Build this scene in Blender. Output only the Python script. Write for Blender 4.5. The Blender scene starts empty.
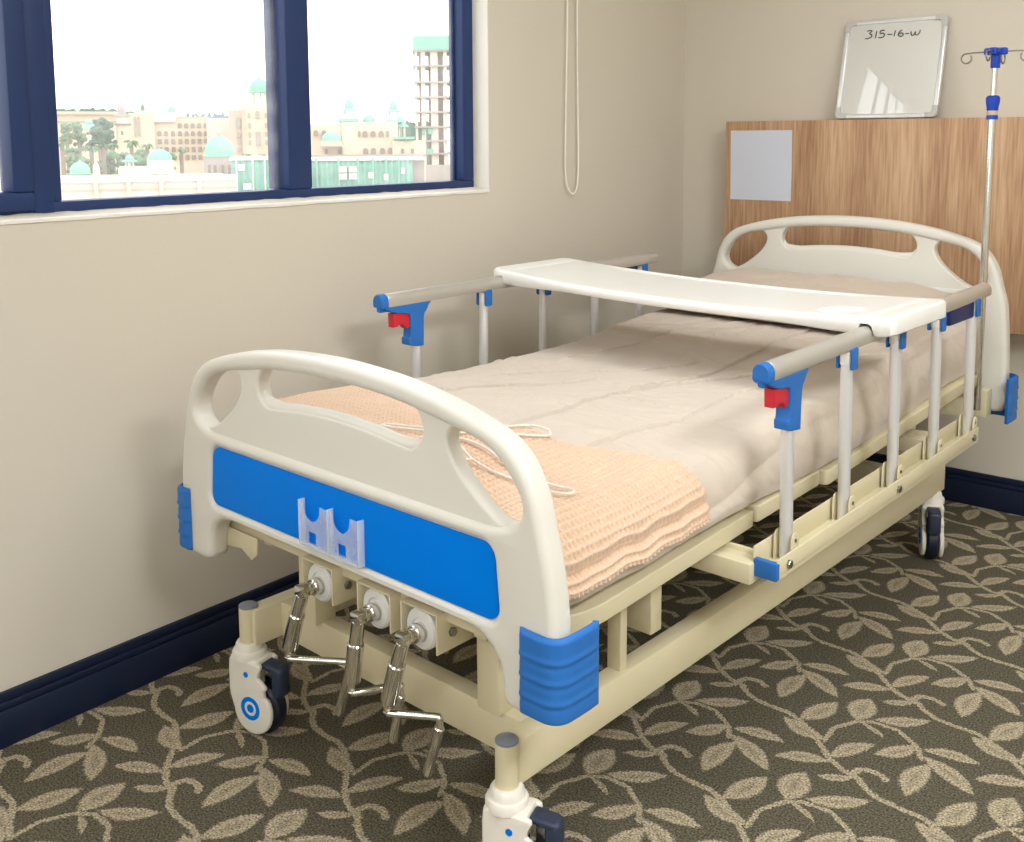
import bpy, bmesh, math, random
from mathutils import Vector, Matrix, noise
random.seed(7)
C = bpy.context.scene.collection
PI = math.pi

# ------------------------------------------------------------------ camera
F_PX, CX, CY = 1034.685, 503.22, 262.46
YAW, PITCH, ROLL = 0.6966, -0.1194, -0.0058
CAM = Vector((2.1986, 0.0, 1.305))
fw = Vector((-math.sin(YAW)*math.cos(PITCH), math.cos(YAW)*math.cos(PITCH), math.sin(PITCH)))
r0 = Vector((math.cos(YAW), math.sin(YAW), 0)); u0 = r0.cross(fw)
rt = r0*math.cos(ROLL)+u0*math.sin(ROLL); up = -r0*math.sin(ROLL)+u0*math.cos(ROLL)
cam_d = bpy.data.cameras.new('camera'); cam = bpy.data.objects.new('camera', cam_d); C.objects.link(cam)
cam.matrix_world = Matrix(((rt.x, up.x, -fw.x, CAM.x), (rt.y, up.y, -fw.y, CAM.y), (rt.z, up.z, -fw.z, CAM.z), (0, 0, 0, 1)))
cam_d.sensor_width = 36; cam_d.lens = F_PX/1024*36
cam_d.shift_x = (512-CX)/1024; cam_d.shift_y = (CY-421)/1024
cam_d.clip_end = 3000; cam_d.clip_start = 0.02
bpy.context.scene.camera = cam

# ------------------------------------------------------------------ materials
def lin(c):
    return c/12.92 if c <= .04045 else ((c+.055)/1.055)**2.4
def s(r, g, b): return (lin(r/255), lin(g/255), lin(b/255))

def new_mat(name):
    m = bpy.data.materials.new(name); m.use_nodes = True
    return m, m.node_tree.nodes, m.node_tree.links, m.node_tree.nodes['Principled BSDF']

def mat(name, col, rough=.5, metal=0., var=.04, vscale=6., bump=0., bscale=80., coat=0., spec=.5):
    """painted / moulded surface: a faint noise mottling and a fine noise bump"""
    m, N, L, b = new_mat(name)
    tc = N.new('ShaderNodeTexCoord')
    no = N.new('ShaderNodeTexNoise'); no.inputs['Scale'].default_value = vscale; no.inputs['Detail'].default_value = 4
    L.new(tc.outputs['Object'], no.inputs['Vector'])
    mx = N.new('ShaderNodeMix'); mx.data_type = 'RGBA'
    mx.inputs['A'].default_value = (*[c*(1-var) for c in col], 1); mx.inputs['B'].default_value = (*[min(1, c*(1+var)) for c in col], 1)
    L.new(no.outputs['Fac'], mx.inputs['Factor']); L.new(mx.outputs['Result'], b.inputs['Base Color'])
    b.inputs['Roughness'].default_value = rough; b.inputs['Metallic'].default_value = metal
    b.inputs['Coat Weight'].default_value = coat; b.inputs['Specular IOR Level'].default_value = spec
    if bump:
        n2 = N.new('ShaderNodeTexNoise'); n2.inputs['Scale'].default_value = bscale; n2.inputs['Detail'].default_value = 3
        L.new(tc.outputs['Object'], n2.inputs['Vector'])
        bp = N.new('ShaderNodeBump'); bp.inputs['Strength'].default_value = bump; bp.inputs['Distance'].default_value = .002
        L.new(n2.outputs['Fac'], bp.inputs['Height']); L.new(bp.outputs['Normal'], b.inputs['Normal'])
    return m

M = {}
M['wall'] = mat('wall_paint', s(216, 207, 191), .75, var=.02, vscale=2.5, bump=.12, bscale=60)
M['ceiling'] = mat('ceiling_paint', s(238, 234, 224), .8, var=.01)
M['white_paint'] = mat('white_gloss_paint', s(240, 236, 226), .45, bump=.2, bscale=45)
M['navy'] = mat('navy_gloss_paint', s(14, 28, 56), .45, var=.1, bump=.1, bscale=40)
M['window_navy'] = mat('navy_window_paint', s(20, 48, 98), .5, var=.12, vscale=12, bump=.15, bscale=60)
M['shell'] = mat('off_white_moulded_plastic', s(226, 222, 211), .32, var=.015, vscale=9, bump=.05, bscale=300)
M['rim_shell'] = M['shell']
M['frame'] = mat('cream_powder_coated_steel', s(221, 210, 176), .42, var=.02, vscale=8, bump=.04, bscale=250)
M['blue_panel'] = mat('bright_blue_plastic', s(0, 126, 234), .42, var=.03, bump=.1, bscale=420, spec=.05)
M['blue'] = mat('mid_blue_plastic', s(44, 112, 190), .5, var=.05, vscale=30, bump=.12, bscale=300, spec=.3)
M['blue_deep'] = mat('deep_blue_plastic', s(8, 62, 176), .3, var=.04)
M['navy_blue'] = mat('navy_blue_plastic', s(10, 34, 96), .45)
M['red'] = mat('red_plastic', s(206, 32, 50), .35, var=.04)
M['tray'] = mat('white_moulded_plastic', s(238, 236, 229), .3, var=.01)
M['alu'] = mat('satin_aluminium', s(232, 232, 232), .32, metal=.45, var=.02)
M['grip'] = mat('brushed_aluminium_grip', s(200, 196, 187), .34, metal=.5, var=.03)
M['chrome'] = mat('chrome', s(222, 220, 214), .12, metal=1., var=.01)
M['steel'] = mat('bolt_steel', s(150, 146, 136), .3, metal=1., var=.05)
M['caster_white'] = mat('caster_white_plastic', s(238, 232, 220), .35, var=.015)
M['tyre'] = mat('black_navy_rubber', s(16, 24, 44), .45, var=.1)
M['pedal'] = mat('dark_slate_plastic', s(42, 52, 74), .45, var=.08, bump=.2, bscale=200)
M['cap_grey'] = mat('grey_plastic_cap', s(128, 132, 142), .4, var=.03)
M['bushing'] = mat('milky_nylon', s(226, 224, 220), .3, var=.02)
M['marker'] = mat('black_marker_ink', s(20, 26, 32), .5)
M['board_grey'] = mat('pale_grey_plastic', s(200, 196, 190), .4)
M['cord'] = mat('white_bead_cord', s(252, 248, 238), .4)
M['wire'] = mat('white_coated_wire', s(232, 228, 216), .35)
M['tan'] = mat('tan_plastic_ring', s(205, 180, 145), .4)

def m_board():
    m, N, L, b = new_mat('whiteboard_enamel')
    b.inputs['Base Color'].default_value = (*s(222, 221, 214), 1); b.inputs['Roughness'].default_value = .25; b.inputs['Coat Weight'].default_value = 1; b.inputs['Coat Roughness'].default_value = .015; b.inputs['Coat IOR'].default_value = 1.9
    tc = N.new('ShaderNodeTexCoord'); no = N.new('ShaderNodeTexNoise'); no.inputs['Scale'].default_value = 5
    L.new(tc.outputs['Object'], no.inputs['Vector'])
    bp = N.new('ShaderNodeBump'); bp.inputs['Strength'].default_value = .03; bp.inputs['Distance'].default_value = .01
    L.new(no.outputs['Fac'], bp.inputs['Height']); L.new(bp.outputs['Normal'], b.inputs['Normal'])
    return m
M['board'] = m_board()
M['paper'] = mat('laminated_white_paper', s(212, 216, 228), .25, var=.02, bump=.05, bscale=6)

def m_fabric(name, col, rough=.9, bscale=900, bump=.25, sheen=.3):
    m, N, L, b = new_mat(name)
    tc = N.new('ShaderNodeTexCoord')
    wx = N.new('ShaderNodeTexWave'); wx.inputs['Scale'].default_value = bscale/6; wx.bands_direction = 'X'
    wy = N.new('ShaderNodeTexWave'); wy.inputs['Scale'].default_value = bscale/6; wy.bands_direction = 'Y'
    no = N.new('ShaderNodeTexNoise'); no.inputs['Scale'].default_value = 7
    for q in (wx, wy, no): L.new(tc.outputs['Object'], q.inputs['Vector'])
    ad = N.new('ShaderNodeMath'); ad.operation = 'ADD'
    L.new(wx.outputs['Fac'], ad.inputs[0]); L.new(wy.outputs['Fac'], ad.inputs[1])
    bp = N.new('ShaderNodeBump'); bp.inputs['Strength'].default_value = bump; bp.inputs['Distance'].default_value = .0006
    L.new(ad.outputs[0], bp.inputs['Height']); L.new(bp.outputs['Normal'], b.inputs['Normal'])
    mx = N.new('ShaderNodeMix'); mx.data_type = 'RGBA'
    mx.inputs['A'].default_value = (*[c*.96 for c in col], 1); mx.inputs['B'].default_value = (*[min(1, c*1.04) for c in col], 1)
    L.new(no.outputs['Fac'], mx.inputs['Factor']); L.new(mx.outputs['Result'], b.inputs['Base Color'])
    b.inputs['Roughness'].default_value = rough; b.inputs['Sheen Weight'].default_value = sheen
    return m
M['sheet'] = m_fabric('beige_cotton_sheet', s(210, 195, 178))
M['pillow'] = m_fabric('beige_cotton_pillowcase', s(204, 186, 166))
M['blanket'] = m_fabric('peach_waffle_cotton', s(226, 195, 168), bscale=500, bump=.4)

def m_wood():
    m, N, L, b = new_mat('oak_laminate')
    tc = N.new('ShaderNodeTexCoord'); mp = N.new('ShaderNodeMapping'); mp.inputs['Scale'].default_value = (1, 1, .045)
    L.new(tc.outputs['Object'], mp.inputs['Vector'])
    n1 = N.new('ShaderNodeTexNoise'); n1.inputs['Scale'].default_value = 9; n1.inputs['Detail'].default_value = 3; n1.inputs['Distortion'].default_value = .4
    n2 = N.new('ShaderNodeTexNoise'); n2.inputs['Scale'].default_value = 130; n2.inputs['Detail'].default_value = 4
    L.new(mp.outputs['Vector'], n1.inputs['Vector']); L.new(mp.outputs['Vector'], n2.inputs['Vector'])
    a = N.new('ShaderNodeMath'); a.operation = 'MULTIPLY'; a.inputs[1].default_value = .55
    L.new(n2.outputs['Fac'], a.inputs[0])
    a2 = N.new('ShaderNodeMath'); a2.operation = 'MULTIPLY_ADD'; a2.inputs[1].default_value = .45
    L.new(n1.outputs['Fac'], a2.inputs[0]); L.new(a.outputs[0], a2.inputs[2])
    cr = N.new('ShaderNodeValToRGB')
    e = cr.color_ramp.elements; e[0].position = .32; e[0].color = (*s(158, 116, 84), 1); e[1].position = .66; e[1].color = (*s(216, 180, 144), 1)
    q = e.new(.5); q.color = (*s(194, 155, 119), 1)
    L.new(a2.outputs[0], cr.inputs['Fac']); L.new(cr.outputs['Color'], b.inputs['Base Color'])
    b.inputs['Roughness'].default_value = .5
    return m
M['wood'] = m_wood()

def m_glass():
    """window pane: mostly clear, a little mirror and a film of dust"""
    m = bpy.data.materials.new('dusty_window_glass'); m.use_nodes = True
    N, L = m.node_tree.nodes, m.node_tree.links; N.clear()
    out = N.new('ShaderNodeOutputMaterial'); tr = N.new('ShaderNodeBsdfTransparent'); gl = N.new('ShaderNodeBsdfGlossy'); gl.inputs['Roughness'].default_value = .03
    tl = N.new('ShaderNodeBsdfTranslucent'); tl.inputs['Color'].default_value = (.95, .95, .93, 1)
    tc = N.new('ShaderNodeTexCoord'); mp = N.new('ShaderNodeMapping'); mp.inputs['Scale'].default_value = (1, 3, 9)
    no = N.new('ShaderNodeTexNoise'); no.inputs['Scale'].default_value = 2.2; no.inputs['Detail'].default_value = 6
    L.new(tc.outputs['Object'], mp.inputs['Vector']); L.new(mp.outputs['Vector'], no.inputs['Vector'])
    mr = N.new('ShaderNodeMapRange'); mr.inputs['From Min'].default_value = .35; mr.inputs['From Max'].default_value = .75
    mr.inputs['To Min'].default_value = .05; mr.inputs['To Max'].default_value = .13
    L.new(no.outputs['Fac'], mr.inputs['Value'])
    m1 = N.new('ShaderNodeMixShader'); m2 = N.new('ShaderNodeMixShader'); m2.inputs[0].default_value = .04
    L.new(mr.outputs['Result'], m1.inputs[0]); L.new(tr.outputs[0], m1.inputs[1]); L.new(tl.outputs[0], m1.inputs[2])
    L.new(m1.outputs[0], m2.inputs[1]); L.new(gl.outputs[0], m2.inputs[2]); L.new(m2.outputs[0], out.inputs['Surface'])
    return m
M['glass'] = m_glass()

def m_acrylic(name, lo, hi):
    m = bpy.data.materials.new(name); m.use_nodes = True
    N, L = m.node_tree.nodes, m.node_tree.links; N.clear()
    out = N.new('ShaderNodeOutputMaterial'); tr = N.new('ShaderNodeBsdfTransparent'); tr.inputs['Color'].default_value = (.96, .98, 1, 1)
    pb = N.new('ShaderNodeBsdfPrincipled'); pb.inputs['Base Color'].default_value = (.86, .9, .94, 1); pb.inputs['Roughness'].default_value = .25
    tc = N.new('ShaderNodeTexCoord'); no = N.new('ShaderNodeTexNoise'); no.inputs['Scale'].default_value = 30
    L.new(tc.outputs['Object'], no.inputs['Vector'])
    mr = N.new('ShaderNodeMapRange'); mr.inputs['To Min'].default_value = lo; mr.inputs['To Max'].default_value = hi
    L.new(no.outputs['Fac'], mr.inputs['Value'])
    mx = N.new('ShaderNodeMixShader')
    L.new(mr.outputs['Result'], mx.inputs[0]); L.new(tr.outputs[0], mx.inputs[1]); L.new(pb.outputs[0], mx.inputs[2]); L.new(mx.outputs[0], out.inputs['Surface'])
    return m
M['acrylic'] = m_acrylic('clear_frosted_acrylic', .22, .34); M['acrylic_edge'] = m_acrylic('acrylic_sawn_edge', .5, .7)

# ---- carpet: a half-drop repeat of leaves and stems, written as curved-leaf distance fields
PX, PY = 0.352, 0.3655
def m_carpet():
    m, N, L, b = new_mat('leaf_pattern_carpet')
    def math_(op, a, bb=None, c=None):
        n = N.new('ShaderNodeMath'); n.operation = op
        for i, v in enumerate((a, bb, c)):
            if v is None: continue
            if isinstance(v, (int, float)): n.inputs[i].default_value = v
            else: L.new(v, n.inputs[i])
        return n.outputs[0]
    tc = N.new('ShaderNodeTexCoord'); wob = N.new('ShaderNodeTexNoise'); wob.inputs['Scale'].default_value = 190; wob.inputs['Detail'].default_value = 2
    L.new(tc.outputs['Object'], wob.inputs['Vector'])
    vs = N.new('ShaderNodeVectorMath'); vs.operation = 'MULTIPLY_ADD'
    L.new(wob.outputs['Color'], vs.inputs[0]); vs.inputs[1].default_value = (.016, .016, 0); L.new(tc.outputs['Object'], vs.inputs[2])
    sep = N.new('ShaderNodeSeparateXYZ'); L.new(vs.outputs[0], sep.inputs[0])
    sx = math_('MULTIPLY', sep.outputs[0], 1/PX)
    t0 = math_('MULTIPLY', sep.outputs[1], 1/PY); ty = math_('MULTIPLY_ADD', sx, .5, t0)      # half drop: x step goes with -y/2
    cb = N.new('ShaderNodeCombineXYZ'); L.new(sx, cb.inputs[0]); L.new(ty, cb.inputs[1])
    st = cb.outputs[0]
    def prim(p, q, w, bend=0., power=2, depth=1.):
        cx, cy = (p[0]+q[0])/2+.008, (p[1]+q[1])/2+.008
        dx, dy = q[0]-p[0], q[1]-p[1]; h = math.hypot(dx, dy)/2; ux, uy = dx/(2*h), dy/(2*h)
        cs, ct = cx/PX, cy/PY+.5*cx/PX
        sb = N.new('ShaderNodeVectorMath'); sb.operation = 'SUBTRACT'; L.new(st, sb.inputs[0]); sb.inputs[1].default_value = (cs, ct, 0)
        wr = N.new('ShaderNodeVectorMath'); wr.operation = 'WRAP'; L.new(sb.outputs[0], wr.inputs[0])
        wr.inputs[1].default_value = (.5, .5, .5); wr.inputs[2].default_value = (-.5, -.5, -.5)
        # x = PX*s ; y = PY*(t - s/2)
        def dot(a, c2):
            d = N.new('ShaderNodeVectorMath'); d.operation = 'DOT_PRODUCT'; L.new(wr.outputs[0], d.inputs[0])
            d.inputs[1].default_value = (PX*a-PY*.5*c2, PY*c2, 0); return d.outputs['Value']
        u = dot(ux/h, uy/h); v = dot(-uy/w, ux/w)
        u2 = math_('MULTIPLY', u, u)
        vb = math_('MULTIPLY_ADD', u2, bend/w, v) if bend else v
        prof = math_('SUBTRACT', 1., u2 if power == 2 else math_('POWER', u2, power/2))
        return math_('SUBTRACT', prof, math_('ABSOLUTE', vb)), vb
    leaves = [((1.376, 2.423), (1.26, 2.456), .023, .010), ((1.415, 2.372), (1.309, 2.314), .02, -.008), ((1.402, 2.378), (1.460, 2.490), .021, .008),
              ((1.43, 2.571), (1.536, 2.650), .021, -.008), ((1.412, 2.553), (1.474, 2.524), .008, .004), ((1.478, 2.340), (1.415, 2.295), .013, .004),
              ((1.192, 2.716), (1.130, 2.626), .022, .008), ((1.194, 2.720), (1.312, 2.744), .02, .010), ((1.208, 2.696), (1.335, 2.622), .024, .008),
              ((1.220, 2.672), (1.217, 2.527), .027, -.010), ((1.302, 2.472), (1.342, 2.598), .028, -.004), ((1.396, 2.548), (1.386, 2.662), .034, .004)]
    vine = [(1.131, 2.525), (1.155, 2.503), (1.183, 2.488), (1.225, 2.484), (1.271, 2.484), (1.31, 2.466), (1.366, 2.418), (1.41, 2.374), (1.445, 2.352), (1.483, 2.342)]
    garc = [(1.376, 2.428), (1.372, 2.489), (1.400, 2.544), (1.432, 2.568), (1.485, 2.570), (1.540, 2.532), (1.562, 2.49)]
    hook = [(1.492, 2.338), (1.467, 2.354), (1.478, 2.382), (1.512, 2.386), (1.532, 2.372)]
    acc = None; vein = None
    for p, q, w, bd in leaves:
        d, v = prim(p, q, w, bd)
        if acc is None: acc = d
        else:
            acc = math_('MAXIMUM', acc, d)
    for pts, w in ((vine, .0075), (garc, .0062), (hook, .0085)):
        for p, q in zip(pts, pts[1:]):
            ex = .10
            p2 = (p[0]-(q[0]-p[0])*ex, p[1]-(q[1]-p[1])*ex); q2 = (q[0]+(q[0]-p[0])*ex, q[1]+(q[1]-p[1])*ex)
            d, v = prim(p2, q2, w, 0, 8)
            acc = math_('MAXIMUM', acc, math_('MULTIPLY', d, .8))
    mr = N.new('ShaderNodeMapRange'); mr.interpolation_type = 'SMOOTHSTEP'
    mr.inputs['From Min'].default_value = -.05; mr.inputs['From Max'].default_value = .22; L.new(acc, mr.inputs['Value'])
    core = N.new('ShaderNodeMapRange'); core.inputs['From Min'].default_value = .55; core.inputs['From Max'].default_value = .95; core.inputs['To Max'].default_value = .4
    L.new(acc, core.inputs['Value'])
    fac = math_('SUBTRACT', mr.outputs['Result'], core.outputs['Result'])
    pile = N.new('ShaderNodeTexNoise'); pile.inputs['Scale'].default_value = 240; pile.inputs['Detail'].default_value = 2
    L.new(tc.outputs['Object'], pile.inputs['Vector'])
    pl = N.new('ShaderNodeMapRange'); pl.inputs['From Min'].default_value = .32; pl.inputs['From Max'].default_value = .68
    pl.inputs['To Min'].default_value = .35; pl.inputs['To Max'].default_value = 1.65; L.new(pile.outputs['Fac'], pl.inputs['Value'])
    mx = N.new('ShaderNodeMix'); mx.data_type = 'RGBA'
    mx.inputs['A'].default_value = (*CARPET_DARK, 1); mx.inputs['B'].default_value = (*CARPET_LIGHT, 1)
    L.new(fac, mx.inputs['Factor'])
    mu = N.new('ShaderNodeVectorMath'); mu.operation = 'SCALE'; L.new(mx.outputs['Result'], mu.inputs[0]); L.new(pl.outputs['Result'], mu.inputs['Scale'])
    L.new(mu.outputs[0], b.inputs['Base Color'])
    b.inputs['Roughness'].default_value = .95; b.inputs['Specular IOR Level'].default_value = .1
    bp = N.new('ShaderNodeBump'); bp.inputs['Strength'].default_value = .6; bp.inputs['Distance'].default_value = .003
    L.new(pile.outputs['Fac'], bp.inputs['Height']); L.new(bp.outputs['Normal'], b.inputs['Normal'])
    return m
CARPET_DARK = s(96, 90, 75); CARPET_LIGHT = s(172, 159, 134)
M['carpet'] = m_carpet()

# ------------------------------------------------------------------ mesh helpers
def new(): return bmesh.new()
def put(bm, src, mtx=None):
    me = bpy.data.meshes.new('tmp'); src.to_mesh(me); src.free()
    if mtx: me.transform(mtx)
    bm.from_mesh(me); bpy.data.meshes.remove(me)
def box(bm, x0, x1, y0, y1, z0, z1, bev=.002, seg=2, mtx=None):
    t = bmesh.new(); bmesh.ops.create_cube(t, size=1)
    bmesh.ops.scale(t, vec=(abs(x1-x0), abs(y1-y0), abs(z1-z0)), verts=t.verts)
    bmesh.ops.translate(t, vec=((x0+x1)/2, (y0+y1)/2, (z0+z1)/2), verts=t.verts)
    if bev: bmesh.ops.bevel(t, geom=t.edges[:], offset=min(bev, .45*min(abs(x1-x0), abs(y1-y0), abs(z1-z0))), segments=seg, affect='EDGES', profile=.5)
    put(bm, t, mtx)
def tube(bm, pts, r, seg=12, closed=False, caps=True):
    pts = [Vector(p) for p in pts]; n = len(pts); rr = r if isinstance(r, (list, tuple)) else [r]*n
    tan = []
    for i in range(n):
        a = pts[(i-1) % n] if (closed or i) else pts[0]; b = pts[(i+1) % n] if (closed or i < n-1) else pts[-1]
        tan.append((b-a).normalized())
    nrm = tan[0].orthogonal().normalized(); rings = []
    for i in range(n):
        if i:
            nrm = (nrm-tan[i]*nrm.dot(tan[i])).normalized()
        bi = tan[i].cross(nrm)
        rings.append([bm.verts.new(pts[i]+(nrm*math.cos(2*PI*k/seg)+bi*math.sin(2*PI*k/seg))*rr[i]) for k in range(seg)])
    for i in range(n if closed else n-1):
        A, B = rings[i], rings[(i+1) % n]
        for k in range(seg): bm.faces.new((A[k], A[(k+1) % seg], B[(k+1) % seg], B[k]))
    if caps and not closed:
        bm.faces.new(rings[0][::-1]); bm.faces.new(rings[-1])
def cyl(bm, a, b, r, seg=20, bev=.0): 
    a, b = Vector(a), Vector(b)
    if bev:
        d = (b-a).normalized()*bev
        tube(bm, [a, a+d*.001, a+d, b-d, b-d*.001, b], [max(r-bev, 1e-4), r-bev*.9, r, r, r-bev*.9, max(r-bev, 1e-4)], seg)
    else: tube(bm, [a, b], r, seg)
def lathe(bm, prof, seg=28, mtx=None):
    t = bmesh.new(); rings = []
    for r, z in prof: rings.append([t.verts.new((r*math.cos(2*PI*k/seg), r*math.sin(2*PI*k/seg), z)) for k in range(seg)])
    for A, B in zip(rings, rings[1:]):
        for k in range(seg): t.faces.new((A[k], A[(k+1) % seg], B[(k+1) % seg], B[k]))
    if prof[0] != prof[-1]:
        if prof[0][0] > 1e-5: t.faces.new(rings[0][::-1])
        if prof[-1][0] > 1e-5: t.faces.new(rings[-1])
    bmesh.ops.remove_doubles(t, verts=t.verts, dist=1e-6)
    put(bm, t, mtx)
def cr(pts, n=6, closed=True):
    """Catmull-Rom through 2-D points"""
    out = []; N_ = len(pts)
    rng = range(N_) if closed else range(N_-1)
    for i in rng:
        if closed: p = [pts[(i+k-1) % N_] for k in range(4)]
        else: p = [pts[max(0, i-1)], pts[i], pts[i+1], pts[min(N_-1, i+2)]]
        for j in range(n):
            t = j/n
            out.append(tuple(.5*((2*p[1][k])+(-p[0][k]+p[2][k])*t+(2*p[0][k]-5*p[1][k]+4*p[2][k]-p[3][k])*t*t+(-p[0][k]+3*p[1][k]-3*p[2][k]+p[3][k])*t**3) for k in range(len(pts[0]))))
    if not closed: out.append(tuple(pts[-1]))
    return out
def rrect(x0, x1, z0, z1, r, n=6):
    out = []
    for cx, cz, a0 in ((x1-r, z1-r, 0), (x0+r, z1-r, PI/2), (x0+r, z0+r, PI), (x1-r, z0+r, 1.5*PI)):
        for k in range(n+1):
            a = a0+PI/2*k/n; out.append((cx+r*math.cos(a), cz+r*math.sin(a)))
    return out
def plate(bm, outline, holes=(), thick=.02, bev=.004, res=3, mtx=None):
    """flat shape with holes, rounded edges; outline in x-z, centred on y=0"""
    cu = bpy.data.curves.new('tmp', 'CURVE'); cu.dimensions = '2D'; cu.fill_mode = 'BOTH'
    for pts in (outline, *holes):
        sp = cu.splines.new('POLY'); sp.points.add(len(pts)-1)
        for p, q in zip(sp.points, pts): p.co = (q[0], q[1], 0, 1)
        sp.use_cyclic_u = True
    cu.extrude = max(thick/2-bev, .0001); cu.bevel_depth = bev; cu.bevel_resolution = res; cu.offset = -bev
    o = bpy.data.objects.new('tmp', cu); C.objects.link(o)
    dg = bpy.context.evaluated_depsgraph_get(); dg.update()
    me = bpy.data.meshes.new_from_object(o.evaluated_get(dg))
    bpy.data.objects.remove(o); bpy.data.curves.remove(cu)
    me.transform(Matrix(((1, 0, 0, 0), (0, 0, -1, 0), (0, 1, 0, 0), (0, 0, 0, 1))))
    if mtx: me.transform(mtx)
    t = bmesh.new(); t.from_mesh(me); bpy.data.meshes.remove(me)
    bmesh.ops.remove_doubles(t, verts=t.verts, dist=1e-5); bmesh.ops.recalc_face_normals(t, faces=t.faces)
    put(bm, t)
T = Matrix.Translation
def R(a, ax): return Matrix.Rotation(a, 4, ax)

def obj(name, bm, m, parent=None, sharp=.6, flat=False, recalc=False):
    if recalc: bmesh.ops.recalc_face_normals(bm, faces=bm.faces)
    me = bpy.data.meshes.new(name); bm.to_mesh(me); bm.free()
    if not flat:
        for p in me.polygons: p.use_smooth = True
        me.set_sharp_from_angle(angle=sharp)
    me.materials.append(M[m] if isinstance(m, str) else m)
    o = bpy.data.objects.new(name, me); C.objects.link(o)
    if parent: o.parent = parent
    return o
def tag(o, label, cat, group=None):
    o['label'] = label; o['category'] = cat
    if group: o['group'] = group
    return o
def empty(name, loc=(0, 0, 0), rz=0.):
    o = bpy.data.objects.new(name, None); C.objects.link(o); o.location = loc; o.rotation_euler = (0, 0, rz); o.empty_display_size = .1
    return o
def struct(o): o['kind'] = 'structure'; return o

# ------------------------------------------------------------------ the room
LY = 3.8037; RX, FY, HZ = 4.5, -2.3, 2.75
WY0, WY1, WZ0, WZ1 = -1.55, 2.556, 1.135, 2.42            # window opening
bm = new(); box(bm, -.2, RX+.1, FY-.1, LY+.1, -.12, 0, 0); struct(obj('floor', bm, 'carpet', flat=True))
bm = new(); box(bm, -.2, RX+.1, FY-.1, LY+.1, HZ, HZ+.1, 0); struct(obj('ceiling', bm, 'ceiling', flat=True))
bm = new()
box(bm, -.13, 0, FY-.1, LY, 0, WZ0, 0); box(bm, -.13, 0, FY-.1, LY, WZ1, HZ, 0)
box(bm, -.13, 0, WY1, LY, WZ0, WZ1, 0); box(bm, -.13, 0, FY-.1, WY0, WZ0, WZ1, 0)
struct(obj('wall_left', bm, 'wall', flat=True))
bm = new(); box(bm, -.2, RX+.1, LY, LY+.1, 0, HZ, 0); struct(obj('wall_back', bm, 'wall', flat=True))
bm = new(); box(bm, RX, RX+.1, FY-.1, LY, 0, HZ, 0); struct(obj('wall_right', bm, 'wall', flat=True))
bm = new()
for a in ((0, 1.0, 0, HZ), (3.8, RX, 0, HZ), (1.0, 3.8, 0, .75), (1.0, 3.8, 2.35, HZ)): box(bm, a[0], a[1], FY-.1, FY, a[2], a[3], 0)
struct(obj('wall_front', bm, 'wall', flat=True))
bm = new()
for a in ((1.0, 1.05, .75, 2.35), (3.75, 3.8, .75, 2.35), (2.37, 2.43, .75, 2.35)): box(bm, a[0], a[1], FY-.07, FY-.02, a[2], a[3], .003)
for a in ((1.05, 2.37), (2.43, 3.75)):
    box(bm, a[0], a[1], FY-.07, FY-.02, .75, .80, .003); box(bm, a[0], a[1], FY-.07, FY-.02, 2.30, 2.35, .003)
fill_win = struct(obj('added_fill_window', bm, 'window_navy'))  # unseen window added behind the camera to let in fill daylight
for a in ((1.05, 2.37), (2.43, 3.75)):
    bm = new(); box(bm, a[0], a[1], FY-.047, FY-.043, .80, 2.30, 0); obj('pane', bm, 'glass', fill_win, flat=True)
def skirt(name, a):
    bm = new()
    for z0, z1, t in ((0, .083, .02), (.083, .099, .0155), (.099, .120, .011)):
        if a == 'l': box(bm, 0, t, FY, LY, z0, z1, .0025)
        elif a == 'b': box(bm, 0, RX, LY-t, LY, z0, z1, .0025)
        elif a == 'r': box(bm, RX-t, RX, FY, LY, z0, z1, .0025)
    struct(obj(name, bm, 'navy'))
skirt('baseboard_left', 'l'); skirt('baseboard_back', 'b'); skirt('baseboard_right', 'r')

# window: outer frame with two posts, an opening sash, three panes; a rough white paint edge round the reveal
bm = new()
XF, XB = -.062, -.118
box(bm, XB, XF, WY0, WY1, 1.1405, 1.1695, .003); box(bm, XB, XF, WY0, WY1, WZ1-.04, WZ1, .003)
box(bm, XB, XF, 2.506, WY1, 1.1695, WZ1-.04, .004); box(bm, XB, XF, WY0, WY0+.04, 1.1695, WZ1-.04, .004)
box(bm, XB+.005, -.1, 2.494, 2.507, 1.1695, WZ1-.04, .003)
win = struct(obj('window_1', bm, 'window_navy'))
bm = new(); box(bm, XB, XF, 1.796, 1.877, 1.1695, WZ1-.04, .004); box(bm, -.138, XB+.01, 1.784, 1.801, 1.1695, WZ1-.03, .003)
obj('mullion', bm, 'window_navy', win)
bm = new(); box(bm, XB, XF, 1.132, 1.154, 1.1695, WZ1-.04, .004); box(bm, XB, XF+.006, 1.086, 1.134, 1.138, WZ1-.03, .005)
obj('mullion', bm, 'window_navy', win)
bm = new()
box(bm, -.115, -.05, 1.040, 1.087, 1.193, WZ1-.08, .006); box(bm, -.115, -.05, .02, 1.087, 1.152, 1.194, .006)
box(bm, -.115, -.05, .02, .066, 1.193, WZ1-.08, .006); box(bm, -.115, -.05, .02, 1.087, WZ1-.08, WZ1-.035, .006)
obj('sash', bm, 'window_navy', win)
bm = new(); box(bm, XB, XF, -.06, .02, 1.16, WZ1-.03, .004); obj('mullion', bm, 'window_navy', win)
for a, b in ((-1.53, -.05), (.05, 1.06), (1.15, 1.815), (1.885, 2.525)):
    bm = new(); box(bm, -.101, -.097, a, b, 1.16, WZ1-.03, 0); obj('pane', bm, 'glass', win, flat=True)
bm = new()
box(bm, -.13, .0015, WY1-.001, WY1+.003, WZ0, WZ1, .0006)                          # right reveal lining
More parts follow.
